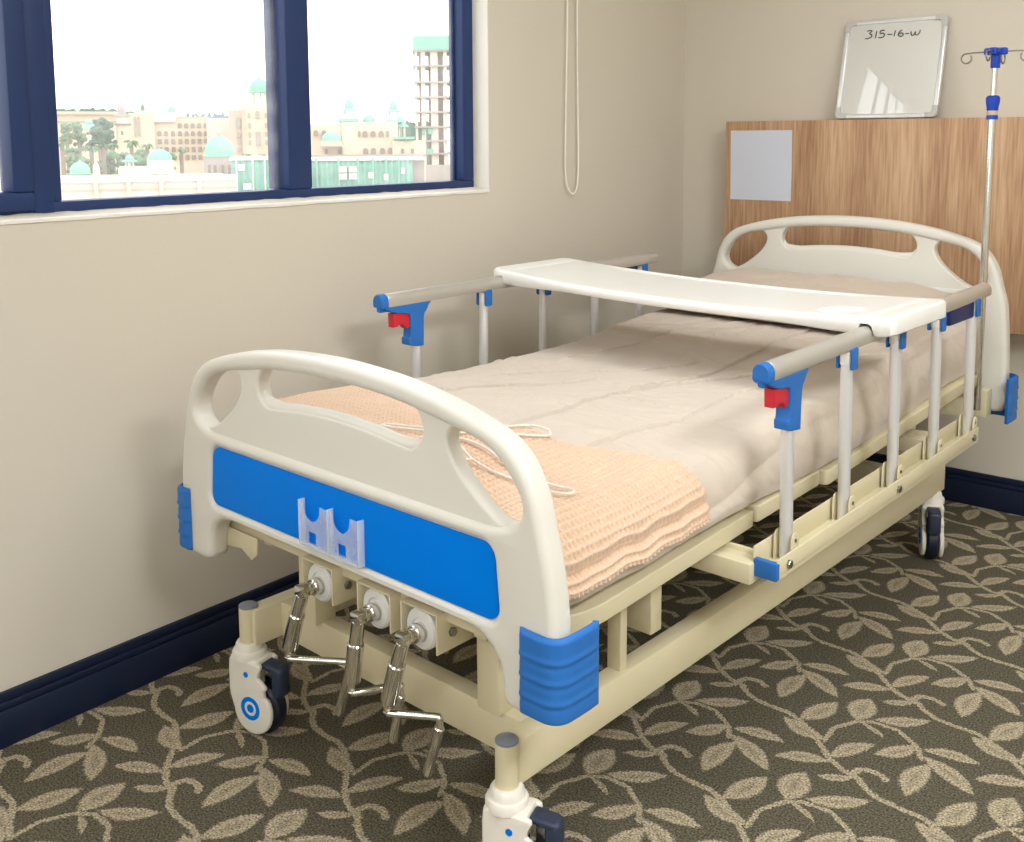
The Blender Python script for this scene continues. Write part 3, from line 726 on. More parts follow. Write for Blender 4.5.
def sheet_h(x, y, side):
    h = 0
    if not side:
        for pts, amp in creases:
            best, sg = 9, 1
            for a, b in zip(pts, pts[1:]):
                d, c = pseg(x, y, a, b)
                if d < best: best, sg = d, c
            if best < .06:
                h += 1.2*amp*math.exp(-best/.03) if sg > 0 else -1.3*amp*math.exp(-best/.0035)
        # fine pulls across the bed, a few broad puckers
        wv = noise.noise((x*3, y*3, 20)); q = Vector((x*7+wv*1.5, y*17-x*5+wv*5, 1.3))
        h += .0085*(1-abs(noise.noise(q)))**5*max(0, .35+noise.noise((x*4, y*5, 33)))
        q = Vector((x*14+y*9+wv*3, y*22-x*12, 6.3)); h += .006*(1-abs(noise.noise(q)))**6*max(0, .2+noise.noise((x*5, y*4, 41)))
        q = Vector((x*9, y*11, 5.1)); h += .0028*noise.noise(q)
        h += .004*noise.noise((x*2.6, y*2.2, 9))
    return h
bm = new(); NT, NYm = 540, 330; Y0, Y1 = .072, 2.165
rows = []
for j in range(NYm+1):
    y = Y0+(Y1-Y0)*j/NYm; e = min(y-Y0, Y1-y); pinch = .03*max(0, 1-e/.045)**2
    row = []
    for i in range(NT+1):
        t = i/NT; p, nn = section(y, t); side = p.y < ztop(y)-.09
        h = sheet_h(p.x, y, False)*sm(ztop(y)-.10, ztop(y)-.05, p.y)
        if nn.x > .3:                                    # hanging side: gathered folds and a bagged lower edge
            k = min(1, (nn.x-.3)/.5)
            h += k*(.006*noise.noise((y*7, p.y*12, 4))+.004*abs(noise.noise((y*16+p.y*10, p.y*18, 8)))+.010*math.sin(PI*min(1, max(0, (zbot(y)+.11-p.y)/.11)))*sm(.9, 1.15, y)*(1-sm(1.5, 1.75, y)))
        h -= pinch
        row.append(bm.verts.new((p.x+nn.x*h, y, p.y+nn.y*h)))
    rows.append(row)
for A, B in zip(rows, rows[1:]):
    for i in range(NT): bm.faces.new((A[i], A[i+1], B[i+1], B[i]))
    bm.faces.new((A[NT], A[0], B[0], B[NT]))
bm.faces.new(rows[0]); bm.faces.new(rows[-1][::-1])
mt_ = on_bed(obj('mattress', bm, 'sheet', sharp=3.2, recalc=True))
tag(mt_, 'mattress in a creased beige sheet lying on the hospital bed', 'mattress')

# pillow behind the tray
bm = new(); N1, N2 = 64, 44; PXa, PXb, PYa, PYb = -.455, .375, 1.655, 2.185
def pil(u, v, up_):
    k = (1-abs(u)**5)**.5*(1-abs(v)**4)**.5 if abs(u) < 1 and abs(v) < 1 else 0
    k = max(0, k); x = (PXa+PXb)/2+(PXb-PXa)/2*u*(1-.04*(1-abs(v)**2)*abs(u)**3); y = (PYa+PYb)/2+(PYb-PYa)/2*v*(1-.05*(1-u*u)*abs(v)**3)
    base = ztop(y)+.016+.016*sm(1.85, 2.18, y)
    w = .008*noise.noise((x*7, y*9, 2))+.012*(1-abs(noise.noise((x*5+y*6, y*4-x*5, 6))))**4+.006*(1-abs(noise.noise((x*9-y*4, y*8+x*3, 16))))**5
    return (x, y, base+(.026+.042*k+w*k if up_ else -.012*k+.020*(1-k)))
gt = [[bm.verts.new(pil(-1+2*i/N1, -1+2*j/N2, True)) for j in range(N2+1)] for i in range(N1+1)]
gb = [[bm.verts.new(pil(-1+2*i/N1, -1+2*j/N2, False)) for j in range(N2+1)] for i in range(N1+1)]
for i in range(N1):
    for j in range(N2):
        bm.faces.new((gt[i][j], gt[i+1][j], gt[i+1][j+1], gt[i][j+1])); bm.faces.new((gb[i][j], gb[i][j+1], gb[i+1][j+1], gb[i+1][j]))
edge = [(i, 0) for i in range(N1)]+[(N1, j) for j in range(N2)]+[(i, N2) for i in range(N1, 0, -1)]+[(0, j) for j in range(N2, 0, -1)]
for a, b in zip(edge, edge[1:]+edge[:1]): bm.faces.new((gt[a[0]][a[1]], gb[a[0]][a[1]], gb[b[0]][b[1]], gt[b[0]][b[1]]))
tag(on_bed(obj('pillow', bm, 'pillow', sharp=2.5, recalc=True)), 'flat beige pillow against the headboard, half hidden by the white tray', 'pillow')

# waffle blanket across the foot of the bed
bm = new(); NS, NB = 560, 215
rows = []
for j in range(NB+1):
    b = j/NB; row = []
    for i in range(NS+1):
        a = i/NS; t = .02+.955*a
        p0, _ = section(.3, t)
        head_y = .425+.010*noise.noise((a*5, 1, 1))-.035*sm(.35, .6, a)+.165*sm(.70, .90, a)
        y = .082+(head_y-.082)*b
        p, nn = section(y, t)
        hemN, hemF = 1-a, a
        roll = .012
        if hemN < .12:
            q = hemN/.12                                  # rolled double hem
            roll = .014+.003*math.exp(-((q-.42)/.12)**2)-.009*math.exp(-((q-.24)/.05)**2)-.003*sm(.15, 0, q)
        e = min(b, (1-b)); roll *= min(1, math.sqrt(max(0, (1-b)/.03))) if b > .97 else 1
        u, v = y/.0125, (a*1.17)/.0135
        wf = max(math.cos(PI*u)**2, math.cos(PI*v)**2); wf = wf**1.2
        big = .006*noise.noise((p.x*4, y*6, 3))+.004*noise.noise((p.x*11, y*9, 7))*(1 if nn.y > .5 else 1.6)
        h = roll+.0095*wf-.001+big+.001
        row.append(bm.verts.new((p.x+nn.x*h, y+.004*noise.noise((a*14, b*3, 2)), p.y+nn.y*h+(.006*noise.noise((y*17, 0, 4)) if hemN < .05 else 0))))
    rows.append(row)
for A, B in zip(rows, rows[1:]):
    for i in range(NS): bm.faces.new((A[i], A[i+1], B[i+1], B[i]))
bl = on_bed(obj('blanket', bm, 'blanket', sharp=3.2)); so = bl.modifiers.new('thickness', 'SOLIDIFY'); so.thickness = .003; so.offset = -1
tag(bl, 'peach waffle-weave blanket folded across the foot of the bed', 'blanket')

# wire hangers on the blanket
def hanger(name, pts, hook, label):
    bm = new(); tube(bm, cr(pts, 6, True), .0026, 8, closed=True); tube(bm, cr(hook, 6, False), .0026, 8)
    tag(on_bed(obj(name, bm, 'wire')), label, 'hanger', 'wire hangers on the blanket')
hz = .726
def hp(lst): return [(x, y, (ztop(y)-.05*(1-sm(.45, 1., y))*sm(.15, .377, x))+.028) for x, y in lst]
hanger('wire_hanger', hp([(.388, .236), (.376, .248), (.345, .238), (.28, .213), (.19, .219), (.127, .223), (.116, .217), (.124, .206), (.17, .180), (.20, .166), (.22, .163), (.26, .170), (.34, .205), (.381, .222)]),
       hp([(.21, .165), (.206, .146), (.22, .141)]), 'white wire hanger on the blanket, the one nearer the footboard')
hanger('wire_hanger', hp([(.205, .392), (.192, .397), (.154, .380), (.083, .270), (.006, .226), (-.06, .198), (-.066, .186), (-.055, .183), (.03, .215), (.085, .243), (.112, .268), (.16, .302), (.212, .372)]),
       hp([(.085, .243), (.090, .228), (.078, .222)]), 'white wire hanger on the blanket, the one nearer the sheet')

# over-bed tray resting on both rails
bm = new(); HX, HY, YC = .607, .181, 1.246; NX, NY = 150, 64
def tray_pt(i, j, top):
    u, v = -1+2*i/NX, -1+2*j/NY
    u = math.copysign(abs(u)**.8, u); v = math.copysign(abs(v)**.7, v)
    x, y = HX*u, HY*v; r = .035
    ax, ay = abs(x)-(HX-r), abs(y)-(HY-r)
    if ax > 0 and ay > 0:
        m_ = max(ax, ay)/math.hypot(ax, ay); ax *= m_; ay *= m_; x = math.copysign(HX-r+ax, x); y = math.copysign(HY-r+ay, y); d = r-math.hypot(ax, ay)
    else: d = min(HX-abs(x), HY-abs(y))
    sag = .019*(1-(x/HX)**2)**.8
    mid = 1-sm(.30, .52, abs(x)); outer = sm(.565, .585, abs(x+.010) if x > 0 else abs(x+.010))
    z = .912-sag
    if top:
        z -= .0075*max(0, 1-d/.008)**2
        z -= .005*mid*sm(.010, .020, d)                        # shallow well
        z -= .006*mid*(1-sm(0, .03, HY+y))                      # the foot edge dips between the grips
        rc = math.hypot(x-.455, (y-(-.10))/1.0); z -= .007*(1-sm(.048, .055, rc))
        for gx in (-.548, .552): z -= .007*math.exp(-((x-gx)/.006)**2)*sm(.02, .035, d)
    else:
        z -= .040-.010*mid+.006*outer; z += .004*max(0, 1-d/.006)**2
        if .538 < abs(x+.010) < .576: z = max(z, .8905-.006*sm(.565, .576, abs(x+.010)))
    return (x+.010, YC+y+.006, z+.004-.0075*x/HX)
gt = [[bm.verts.new(tray_pt(i, j, True)) for j in range(NY+1)] for i in range(NX+1)]
gb = [[bm.verts.new(tray_pt(i, j, False)) for j in range(NY+1)] for i in range(NX+1)]
for i in range(NX):
    for j in range(NY):
        bm.faces.new((gt[i][j], gt[i+1][j], gt[i+1][j+1], gt[i][j+1])); bm.faces.new((gb[i][j], gb[i][j+1], gb[i+1][j+1], gb[i+1][j]))
edge = [(i, 0) for i in range(NX)]+[(NX, j) for j in range(NY)]+[(i, NY) for i in range(NX, 0, -1)]+[(0, j) for j in range(NY, 0, -1)]
for a, b in zip(edge, edge[1:]+edge[:1]): bm.faces.new((gt[a[0]][a[1]], gb[a[0]][a[1]], gb[b[0]][b[1]], gt[b[0]][b[1]]))
tag(on_bed(obj('overbed_tray', bm, 'tray', sharp=.9, recalc=True)), 'long white plastic tray resting across both side rails', 'tray')

# drip stand in its socket at the near head corner
iv = on_bed(empty('iv_pole')); IX, IY = .482, 2.105
tag(iv, 'chrome drip pole with blue top and four hooks by the headboard', 'iv pole')
bm = new(); cyl(bm, (IX-.002, IY, .47), (IX+.001, IY, 1.37), .0108, 18, .001); obj('lower_tube', bm, 'chrome', iv)
bm = new(); cyl(bm, (IX+.001, IY, 1.36), (IX+.003, IY, 1.52), .0080, 16); obj('upper_tube', bm, 'chrome', iv)
bm = new(); lathe(bm, [(.0128, 0), (.0162, .0), (.0162, .012), (.0150, .013)], 28, T((IX+.001, IY, 1.352))); lathe(bm, [(.0150, .026), (.0162, .027), (.0165, .034), (.0195, .052), (.0195, .064), (.015, .070), (.0085, .071)], 28, T((IX+.001, IY, 1.352))); obj('locking_collar', bm, 'blue_deep', iv)
bm = new(); lathe(bm, [(.0110, .012), (.0152, .013), (.0152, .026), (.011, .027)], 28, T((IX+.001, IY, 1.352))); obj('collar_ring', bm, 'tan', iv)
bm = new(); lathe(bm, [(0, 0), (.0125, 0), (.0135, .004), (.0135, .036), (.018, .042), (.022, .046), (.022, .054), (.014, .059), (0, .060)], 28, T((IX+.003, IY, 1.502)))
for k in range(4):
    a = k*PI/2+.03; box(bm, .008, .032, -.0105, .0105, .038, .059, .005, 3, T((IX+.003, IY, 1.502)) @ R(a, 'Z'))
obj('hook_head', bm, 'blue_deep', iv)
for k in range(4):
    a = k*PI/2+.03; bm = new(); m_ = T((IX+.003, IY, 1.55)) @ R(a, 'Z')
    pts = [Vector((.022, 0, 0)), Vector((.06, 0, .0)), Vector((.085, 0, -.002))]
    pts += [Vector((.082+.015*math.sin(q), .004*q/6, -.0160+.015*math.cos(q))) for q in [.4+k2*.45 for k2 in range(12)]]
    tube(bm, [m_ @ p for p in pts], .0024, 8); obj('hook', bm, 'steel', iv)

# ------------------------------------------------------------------ the city outside the window
for k, c in dict(c_cream=(236, 218, 190), c_pale=(240, 230, 214), c_white=(244, 242, 236), c_pink=(226, 200, 176), c_dark=(150, 136, 118), c_dome=(146, 204, 182), c_net=(136, 198, 178), c_grey=(186, 176, 166), c_tree=(104, 142, 96), c_tree2=(84, 118, 96), c_hill=(126, 148, 176), c_ground=(190, 182, 168)).items():
    M[k] = mat('city_'+k[2:], [q*.76 for q in s(*c)], .8, var=.08, vscale=.3)
def pix(u, v, d):
    """point d metres away (level distance) in the direction seen at that pixel"""
    q = rt*((u-CX)/F_PX)+up*(-(v-CY)/F_PX)+fw
    k = d/math.hypot(q.x, q.y); return CAM+q*k
GZ = -14.
class Site:
    """a building plot d metres away, u0..u1 wide as seen; local x runs along its front, y away, z up"""
    def __init__(self, name, u0, u1, d, label, cat='building', group=None, rot=0.):
        a, b = pix(u0, 150, d), pix(u1, 150, d); c = (a+b)/2; v = b-a
        self.w = math.hypot(v.x, v.y); self.d = d; self.uc = (u0+u1)/2; self.k = self.w/(u1-u0)
        self.root = empty(name, (c.x, c.y, GZ), math.atan2(v.y, v.x)+rot); tag(self.root, label, cat, group)
    def x(self, u): return (u-self.uc)*self.k
    def z(self, v): return pix(self.uc, v, self.d).z-GZ
    def part(self, name, bm, m, parent=None, sharp=.6): return obj(name, bm, m, parent or self.root, sharp)
    def block(self, name, u0, u1, v0, v1, m, y0=0., dep=8., bev=.0):
        bm = new(); box(bm, self.x(u0), self.x(u1), y0, y0+dep, max(0, self.z(v1)) if v1 else 0, self.z(v0), bev); return self.part(name, bm, m)
    def dome(self, name, u, v_top, v_bot, half_u, m='c_dome', y=2., flare=1.12, tip=True):
        bm = new(); r = half_u*self.k; z0, z1 = self.z(v_bot), self.z(v_top); h = z1-z0
        pr = [(0, 0), (r*flare, 0), (r*flare, .05*h), (r, .08*h), (r*1.02, .25*h), (r*.95, .42*h), (r*.78, .60*h), (r*.5, .74*h), (r*.2, .83*h)]
        pr += [(r*.08, .88*h), (r*.10, .91*h), (r*.03, .95*h), (0, h)] if tip else [(0, .88*h)]
        lathe(bm, pr, 24, T((self.x(u), y, z0))); return self.part(name, bm, m)
    def chhatri(self, u, v_top, v_dome, v_eave, v_floor, half_u, y=2.):
        """small domed roof pavilion: dome, wide eave, columns"""
        bm = new(); r = half_u*self.k; x = self.x(u)
        lathe(bm, [(0, 0), (r*1.7, 0), (r*1.65, .12), (r*1.0, (self.z(v_dome)-self.z(v_eave))*.9), (0, (self.z(v_dome)-self.z(v_eave)))], 16, T((x, y, self.z(v_eave)))); self.part('eave_roof', bm, 'c_dome')
        self.dome('small_dome', u, v_top, v_dome, half_u*.9, y=y)
        bm = new()
        for k in range(6):
            a = k*PI/3+.3; box(bm, x+r*.95*math.cos(a)-r*.13, x+r*.95*math.cos(a)+r*.13, y+r*.95*math.sin(a)-r*.13, y+r*.95*math.sin(a)+r*.13, self.z(v_floor), self.z(v_eave)+.05, 0)
        box(bm, x-r*1.2, x+r*1.2, y-r*1.2, y+r*1.2, self.z(v_floor)-.4, self.z(v_floor), 0)
        self.part('pavilion_columns', bm, 'c_pale')
    def win(self, u, v0, v1, half_u, y=0., m='c_dark', arch=False):
        x, w, z0, z1 = self.x(u), half_u*self.k, self.z(v1), self.z(v0)
        bm = new(); pts = [(x-w, z0), (x+w, z0)]
        pts += [(x+w*math.cos(a), z1-w+w*math.sin(a)) for a in [PI*k/8 for k in range(9)]] if arch else [(x+w, z1), (x-w, z1)]
        plate(bm, pts, thick=.3, bev=.01, res=0, mtx=T((0, y, 0))); return self.part('window_opening', bm, m)
bm = new(); box(bm, -900, -6, -300, 1200, GZ-1, GZ, 0); struct(obj('ground', bm, 'c_ground', flat=True))
# pale foreground block with parapet, spires and green domes
b = Site('parapet_building', 40, 236, 70, 'long pale parapet building with low green domes just below the window')
b.block('wall', 40, 236, 181, None, 'c_pale', 0, 14); b.block('parapet', 40, 236, 176, 181.5, 'c_white', -.25, 1.2)
b.block('cornice', 40, 236, 188, 189.5, 'c_pink', -.12, .4)
for u in (92, 124, 157, 196): b.block('pilaster', u-2, u+2, 174, None, 'c_cream', -.35, 1)
b.dome('green_dome', 72, 160, 176, 11, y=6); b.dome('green_dome', 159, 148, 164, 14, y=9); b.block('drum', 145, 173, 163, 176, 'c_pale', 4.5, 9)
b.dome('stone_finial', 92, 159, 175, 3.6, 'c_cream', y=1.5); b.chhatri(125, 155, 161, 164, 172, 5, y=7)
b.block('terrace', 113, 150, 170, 177, 'c_pale', 5, 6)
# dusty dome with netting beside it
b = Site('domed_building', 198, 244, 92, 'dusty grey round building under a big green dome')
b.dome('great_dome', 219, 131, 158, 15.5, y=7, flare=1.15); bm = new(); lathe(bm, [(0, 0), (17*b.k, 0), (17*b.k, b.z(157)), (0, b.z(157))], 24, T((b.x(219), 7, 0))); b.part('drum', bm, 'c_grey')
for u in (208, 214, 222, 229): b.win(u, 166, 176, 1.6, y=4.2)
b = Site('netted_scaffold', 231, 300, 84, 'scaffolded block wrapped in green netting, left of the window post'); b.block('slab', 229, 300, 157.5, 160, 'c_white', -.2, 9)
bm = new(); n = 60
rr = [[bm.verts.new((b.x(231+69*i/n), .06*math.sin(i*1.1)+.10*noise.noise((i*.6, z, 0)), b.z(z))) for i in range(n+1)] for z in (160, 168, 176, 184, 192, 205)]
for A, B in zip(rr, rr[1:]):
    for i in range(n): bm.faces.new((A[i], A[i+1], B[i+1], B[i]))
nt = b.part('netting', bm, 'c_net'); sl = nt.modifiers.new('s', 'SOLIDIFY'); sl.thickness = .05
for u in (236, 252, 264, 283):
    bm = new(); cyl(bm, (b.x(u), -.5, 0), (b.x(u), -.5, b.z(158)), .06, 8); b.part('pole', bm, 'c_white')
for u, v, w in ((241, 164, 3), (270, 166, 2.5), (246, 183, 4), (270, 184, 2.5)): b.win(u, v, v+6, w, y=-.45, m='c_white')
b.block('core', 233, 300, 160, None, 'c_grey', 1.2, 6)
b = Site('netted_scaffold', 300, 425, 88, 'scaffolded block wrapped in green netting, right of the window post'); b.block('slab', 300, 425, 158.5, 160.5, 'c_white', -.2, 9)
bm = new(); n = 100
rr = [[bm.verts.new((b.x(300+112*i/n), .06*math.sin(i*1.3)+.10*noise.noise((i*.6, z, 4)), b.z(z))) for i in range(n+1)] for z in (160.5, 168, 176, 184, 192, 205)]
for A, B in zip(rr, rr[1:]):
    for i in range(n): bm.faces.new((A[i], A[i+1], B[i+1], B[i]))
nt = b.part('netting', bm, 'c_net'); sl = nt.modifiers.new('s', 'SOLIDIFY'); sl.thickness = .05
for u in (316, 338, 357, 372, 385, 398):
    bm = new(); cyl(bm, (b.x(u), -.5, 0), (b.x(u), -.5, b.z(158)), .09, 8); b.part('pole', bm, 'c_net')
for u, v, w in ((342, 166, 4), (352, 166, 4), (342, 173, 4), (352, 173, 4), (370, 172, 2.6), (385, 174, 2.2), (402, 168, 2)): b.win(u, v, v+6, w, y=-.45, m='c_pale')
b.block('core', 302, 425, 161, None, 'c_grey', 1.2, 6)
# hotel: long wing, turret, arcaded facade
b = Site('hotel_wing', 40, 124, 150, 'long cream hotel wing behind the trees on the left'); b.block('wall', 40, 124, 114, None, 'c_cream', 0, 12); b.block('roof', 40, 124, 111.5, 114.5, 'c_pink', -.6, 13); b.block('string_course', 40, 124, 121, 122, 'c_grey', -.3, 1)
for u in (82, 85.5, 100, 104): b.win(u, 146, 151, 1.3)
b.chhatri(90, 119, 124, 129, 139, 5, y=-3)
b = Site('round_turret', 113, 134, 128, 'round cream turret with dark roof bands beside the hotel facade')
bm = new(); lathe(bm, [(0, 0), (7*b.k, 0), (7*b.k, b.z(125)), (0, b.z(125))], 24, T((b.x(124), 4, 0))); b.part('shaft', bm, 'c_cream')
for v0, v1, m, h in ((123, 125, 'c_dark', 9), (116, 123, 'c_pale', 6.2), (113, 116, 'c_grey', 8.5), (109, 113, 'c_grey', 4)):
    bm = new(); lathe(bm, [(0, b.z(v1)), (h*b.k, b.z(v1)), (h*b.k*.96, b.z(v0)), (0, b.z(v0))], 24, T((b.x(124), 4, 0))); b.part('gallery', bm, m)
b.dome('turret_dome', 123, 101.5, 110, 3.6, 'c_grey', y=4); b.win(123, 131, 135, 1.2, y=-.05)
b = Site('arcaded_hotel', 130, 230, 150, 'cream hotel facade with rows of arched balconies'); b.block('wall', 130, 210, 117, None, 'c_cream', .5, 12); b.block('end_wall', 207, 231, 118, None, 'c_pale', 0, 10); b.block('left_wing', 130, 155, 113, None, 'c_cream', 0, 10)
b.block('white_roof', 155, 176, 114, 122, 'c_white', 0, 9)
for u in range(180, 210, 5): b.block('merlon', u, u+2.4, 115.4, 117.2, 'c_pale', .3, 1)
for r_, v in enumerate((123, 131, 139, 147, 155)):
    for c_, u in enumerate((159.5, 166, 173, 180, 186.5, 193, 199.5, 206)):
        if r_ == 0 and u < 180: continue
        b.win(u, v, v+5, 2.0, y=.45, arch=r_ < 2)
for u in (136, 140): b.win(u, 117, 136, 1.0, y=-.05, m='c_grey')
bm = new(); lathe(bm, [(0, 0), (2.2*b.k, 0), (2.2*b.k, b.z(110)), (0, b.z(110))], 16, T((b.x(144), 1, 0))); b.part('minaret', bm, 'c_pale'); b.dome('minaret_cap', 144, 102.5, 110.5, 2.2, 'c_tree', y=1)
b.dome('cupola', 172.5, 104, 112, 4, y=4); b.block('cupola_base', 169, 176, 112, 117, 'c_white', 2, 5)
# main block with the tall domed tower
b = Site('tower_building', 229, 285, 140, 'cream main building with a tall tower under a green onion dome'); b.block('left_wing', 229.5, 243, 110, None, 'c_pink', 0, 10); b.block('wall', 243, 300, 108.5, None, 'c_cream', -.8, 10); b.block('tower', 247, 273, 106, None, 'c_cream', -1.8, 9)
for u in (231, 236, 241, 245, 275, 280, 284): b.block('spire', u-.6, u+.6, 105.5, 110, 'c_pale', 0, .5)
b.chhatri(261, 74, 90, 92, 106, 7.4, y=2.5)
b.dome('onion_dome', 261, 74, 90.5, 9.5, y=2.5, flare=1.08)
for u, v0, v1, w, a in ((239, 117, 128, 2.2, True), (239.5, 132, 137, 2, False), (239.5, 139, 144, 2, False), (239.5, 147, 152, 2, False), (250, 113, 118, 1.2, True), (250, 123, 128, 1.2, False), (250, 132, 137, 1.2, False), (250, 140, 145, 1.2, False), (266.5, 113, 118, 1.2, True), (266.5, 123, 128, 1.2, False), (266.5, 132, 137, 1.2, False), (266.5, 140, 145, 1.2, False), (258.5, 111, 119, 2, True), (258.5, 132, 146, 2.4, False)):
    b.win(u, v0, v1, w, y=-.05 if u < 243 else -1.85, arch=a, m='c_grey')
# palace in the right-hand pane
b = Site('palace', 300, 425, 130, 'cream palace with green domed roof pavilions seen in the right pane'); b.block('wall', 300, 342, 124, None, 'c_cream', .5, 12); b.block('centre', 342, 398, 122, None, 'c_cream', 0, 12); b.block('centre_top', 340, 360, 114, 124, 'c_pale', 1, 8); b.block('right_wing', 392, 425, 141, None, 'c_cream', -.8, 10); b.block('terrace', 300, 425, 154.5, 157, 'c_grey', -1.5, 3)
b.chhatri(349, 96, 107, 110, 118, 5.2, y=4); b.block('eave', 338, 359, 118.5, 121.5, 'c_dome', .2, 9)
b.chhatri(394.5, 98.5, 108, 111.5, 120, 4.8, y=4); b.block('eave', 387, 403, 120, 122, 'c_dome', .2, 9)
b.dome('broad_dome', 369.5, 112, 122.5, 6.5, y=4, flare=1.3, tip=False); b.chhatri(401, 114, 123, 127, 138, 5, y=1.5); b.block('eave', 393, 414, 137, 139.5, 'c_dome', -1.6, 7)
b.dome('low_dome', 331.5, 129.5, 141, 9.5, y=-.5, flare=1.1, tip=False); b.block('dome_base', 321, 342, 141, 146, 'c_pink', -2, 6)
for u in (316, 324): b.win(u, 130, 136, 2.2, arch=True)
for u in (359, 365, 373, 381, 387.5): b.win(u, 131, 137, 2.5 if 360 < u < 385 else 1.2, arch=True, y=-.1)
for u in (365, 373, 382, 390): b.win(u, 148, 155, 2.5, arch=True, y=-.1)
for u in (326, 339, 348, 402, 412): b.win(u, 149, 153.5, 1.3, y=-.9 if u > 395 else .4)
# concrete tower under construction
b = Site('tower_under_construction', 414, 476, 190, 'tall unfinished concrete tower with green netting round its top')
for u, w in ((417, 1.2), (424, 2.2), (435, 3.6), (446, 1.8), (456, 2), (466, 2)): b.block('column', u-w, u+w, 50, None, 'c_pale', 1.5, 2)
for u, w in ((420, 1.2), (430, 1.5), (441, 1.5), (452, 1.5)): b.block('rear_column', u-w, u+w, 50, None, 'c_grey', 9, 2)
for v in (49.5, 64.5, 81, 96, 111, 126, 140, 153, 166): b.block('floor_slab', 415 if v > 70 else 413.5, 474, v, v+1.6, 'c_grey', .8, 11)
b.block('netting', 414.5, 474, 35.5, 49.5, 'c_net', .6, 11); b.block('netting', 428, 433, 128, 134, 'c_net', 1.2, .6); b.block('netting', 422, 425, 128, 135, 'c_net', 1.2, .6); b.block('netting', 427, 433, 149, 154, 'c_net', 1.2, .6)
b.block('core', 434, 444, 50, None, 'c_pink', 4, 4); b.block('base', 405, 476, 165, None, 'c_grey', -6, 10)
# trees, palms and far hills
def tree(u, v0, v1, half_u, d, label, m='c_tree', palm=False, group='trees between the buildings'):
    base, top = pix(u, v1, d), pix(u, v0, d); k = (pix(u+1, v0, d)-top).length; r = half_u*k
    root = empty('palm_tree' if palm else 'leafy_tree', (top.x, top.y, GZ)); tag(root, label, 'tree', group)
    h = top.z-GZ
    bm = new(); tube(bm, [(0, 0, 0), (.1, 0, h*.5), (0, 0, h-(r if not palm else r*.4))], [.3, .25, .18], 8); obj('trunk', bm, 'c_dark', root)
    bm = new(); rnd = random.Random(int(u*10+v0))
    if palm:
        for i in range(15):
            a = rnd.uniform(0, 2*PI); l = r*rnd.uniform(.8, 1.2); el = rnd.uniform(.1, .9); pts = []
            for t in range(7):
                q = t/6; pts.append(Vector((math.cos(a)*l*q, math.sin(a)*l*q, h-r*.3+l*(el*q-1.2*q*q*.8))))
            sd = Vector((-math.sin(a), math.cos(a), 0))
            for p, q, t in zip(pts, pts[1:], range(6)):
                w0, w1 = .16*r*math.sin(PI*(t+.4)/7), .16*r*math.sin(PI*(t+1.4)/7)
                vs = [bm.verts.new(x) for x in (p-sd*w0+Vector((0, 0, -w0*.5)), p, q, q-sd*w1+Vector((0, 0, -w1*.5)))]; bm.faces.new(vs)
                vs = [bm.verts.new(x) for x in (p, p+sd*w0+Vector((0, 0, -w0*.5)), q+sd*w1+Vector((0, 0, -w1*.5)), q)]; bm.faces.new(vs)
    else:
        zb_ = base.z-GZ; hh = h-zb_
        for i in range(60):
            q = Vector((rnd.gauss(0, .40), rnd.gauss(0, .40), rnd.uniform(-.35, .86)))
            t = bmesh.new(); bmesh.ops.create_icosphere(t, subdivisions=2, radius=rnd.uniform(.24, .40)*r)
            for v in t.verts: v.co *= 1+.25*noise.noise(v.co*(3/r)+Vector((i, 0, 0)))
            put(bm, t, T((q.x*r*1.1, q.y*r, zb_+hh*q.z)))
    obj('crown', bm, m, root)
tree(98, 116, 141, 9, 132, 'dark dense tree in front of the hotel wing', 'c_tree2'); tree(104, 116, 140, 9, 122, 'dark dense tree beside the round turret', 'c_tree2')
tree(66, 122, 138, 6, 125, 'rounded green tree at the window post, left of its twin'); tree(78, 121, 139, 7, 126, 'rounded green tree left of the small pavilion')
for u, v, w, d, lb in ((62, 142, 8, 96, 'palm tree close to the left window post'), (91, 145, 9, 98, 'palm tree behind the stone finial'), (103, 143, 9, 100, 'palm tree left of the small kiosk dome'), (112, 142, 8, 103, 'palm tree behind the small kiosk dome'), (131, 139, 10, 104, 'tallest palm tree, left of the arcaded facade'), (147, 143, 8, 106, 'palm tree in front of the arcaded facade'), (181, 148, 6, 108, 'thin palm tree right of the green dome')):
    tree(u, v, 165, w, d, lb, palm=True)
tree(72, 146, 170, 8, 99, 'low leafy tree at the foot of the leftmost palm'); tree(106, 150, 172, 9, 102, 'low leafy tree below the dark dense tree'); tree(140, 148, 168, 9, 114, 'low leafy tree just left of the larger low dome')
tree(122, 150, 172, 9, 101, 'bushy green tree under the palms'); tree(82, 156, 172, 9, 97, 'bushy green tree behind the left green dome'); tree(168, 152, 166, 7, 106, 'bushy green tree behind the larger low dome')
for u, lb in ((247, 'small palm on the netted roof, left one'), (262, 'small palm on the netted roof, right one')): tree(u, 153, 160, 6, 110, lb, palm=True, group='roof palms')
def ridge(name, u0, u1, v, d, amp, m, seed):
    bm = new(); n = 60; A = []; B = []; D = []
    for i in range(n+1):
        u = u0+(u1-u0)*i/n; e = min(1, 6*min(i, n-i)/n); p = pix(u, v-amp*e*(.5+noise.noise((i*.35, seed, 0)))-.0, d); q = pix(u, v, d*1.05)
        A.append(bm.verts.new((p.x, p.y, GZ))); B.append(bm.verts.new(p)); D.append(bm.verts.new((q.x, q.y, GZ)))
    for i in range(n): bm.faces.new((A[i], A[i+1], B[i+1], B[i])); bm.faces.new((B[i], B[i+1], D[i+1], D[i]))
    o = obj(name, bm, m); o['kind'] = 'structure'; return o
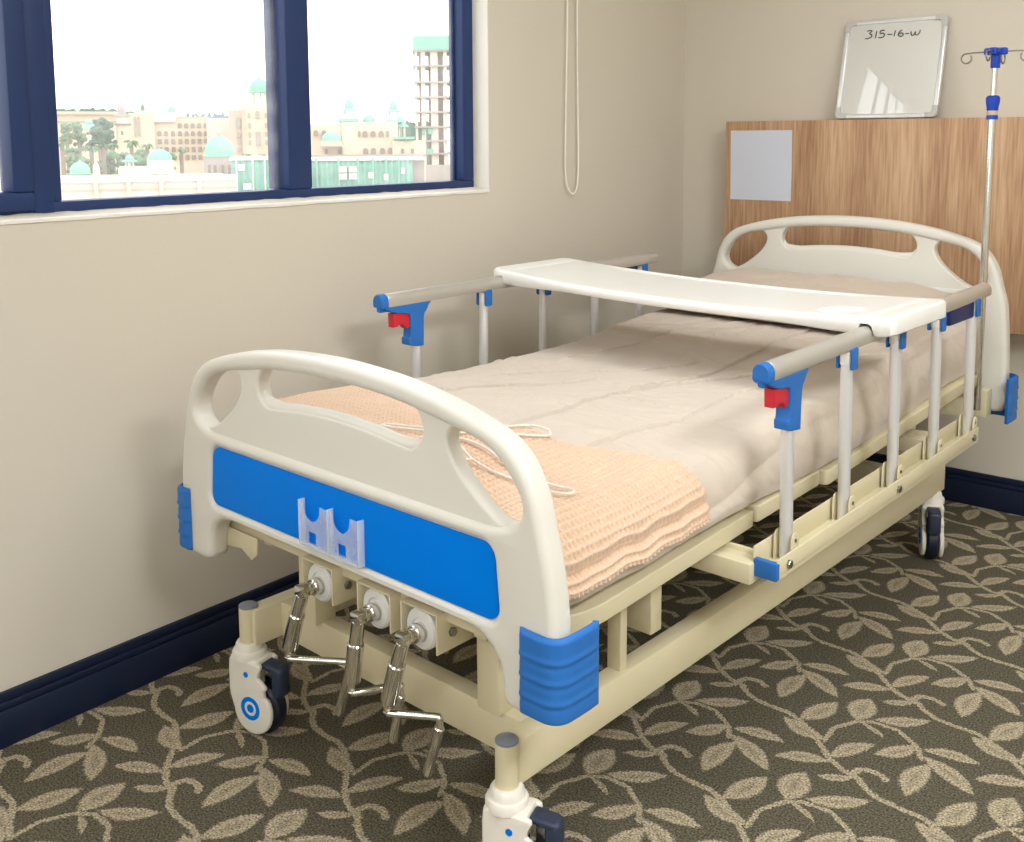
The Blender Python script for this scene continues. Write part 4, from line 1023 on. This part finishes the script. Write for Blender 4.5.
ridge('wooded_hill', 30, 135, 112, 330, 6, 'c_tree2', 1); ridge('hills', 176, 232, 117, 900, 5.5, 'c_hill', 2); ridge('hills', 380, 440, 124, 420, 4, 'c_tree2', 5)

# ------------------------------------------------------------------ light: overcast sky, unseen ceiling panels added as fill
w = bpy.data.worlds.new('overcast_sky'); bpy.context.scene.world = w; w.use_nodes = True
N, L = w.node_tree.nodes, w.node_tree.links; bg = N['Background']
tc = N.new('ShaderNodeTexCoord'); no = N.new('ShaderNodeTexNoise'); no.inputs['Scale'].default_value = 2.5; no.inputs['Detail'].default_value = 5
L.new(tc.outputs['Generated'], no.inputs['Vector'])
rp = N.new('ShaderNodeValToRGB'); rp.color_ramp.elements[0].color = (.92, .95, 1, 1); rp.color_ramp.elements[1].color = (1, .99, .97, 1)
L.new(no.outputs['Fac'], rp.inputs['Fac']); L.new(rp.outputs['Color'], bg.inputs['Color']); bg.inputs['Strength'].default_value = SKY = 3.0
def added_ceiling_light(x, y, sx, sy, power, label):  # unseen panel with an area lamp, added to brighten the room
    r = empty('added_ceiling_light', (x, y, HZ)); tag(r, label, 'ceiling light', 'added ceiling lights')
    bm = new(); box(bm, -sx/2-.03, sx/2+.03, -sy/2-.03, sy/2+.03, -.05, 0, .004); obj('housing', bm, 'white_paint', r)
    ld = bpy.data.lights.new('fill_panel_light', 'AREA'); ld.shape = 'RECTANGLE'; ld.size = sx; ld.size_y = sy; ld.energy = power; ld.color = (.91, .96, 1)
    lo = bpy.data.objects.new('fill_panel_light', ld); C.objects.link(lo); lo.parent = r; lo.location = (0, 0, -.056)
added_ceiling_light(1.75, 2.1, 1.2, .6, 25, 'added white ceiling light panel above the bed, out of view')
added_ceiling_light(3.5, .9, .6, 1.2, 88, 'added white ceiling light panel over the open floor beside the bed, out of view')
added_ceiling_light(1.9, -1.5, 1.2, .6, 34, 'added white ceiling light panel behind the camera, out of view')

sc = bpy.context.scene
sc.view_settings.view_transform = 'Standard'; sc.view_settings.look = 'None'; sc.view_settings.gamma = 1; sc.view_settings.use_curve_mapping = False
sc.view_settings.exposure = -.06
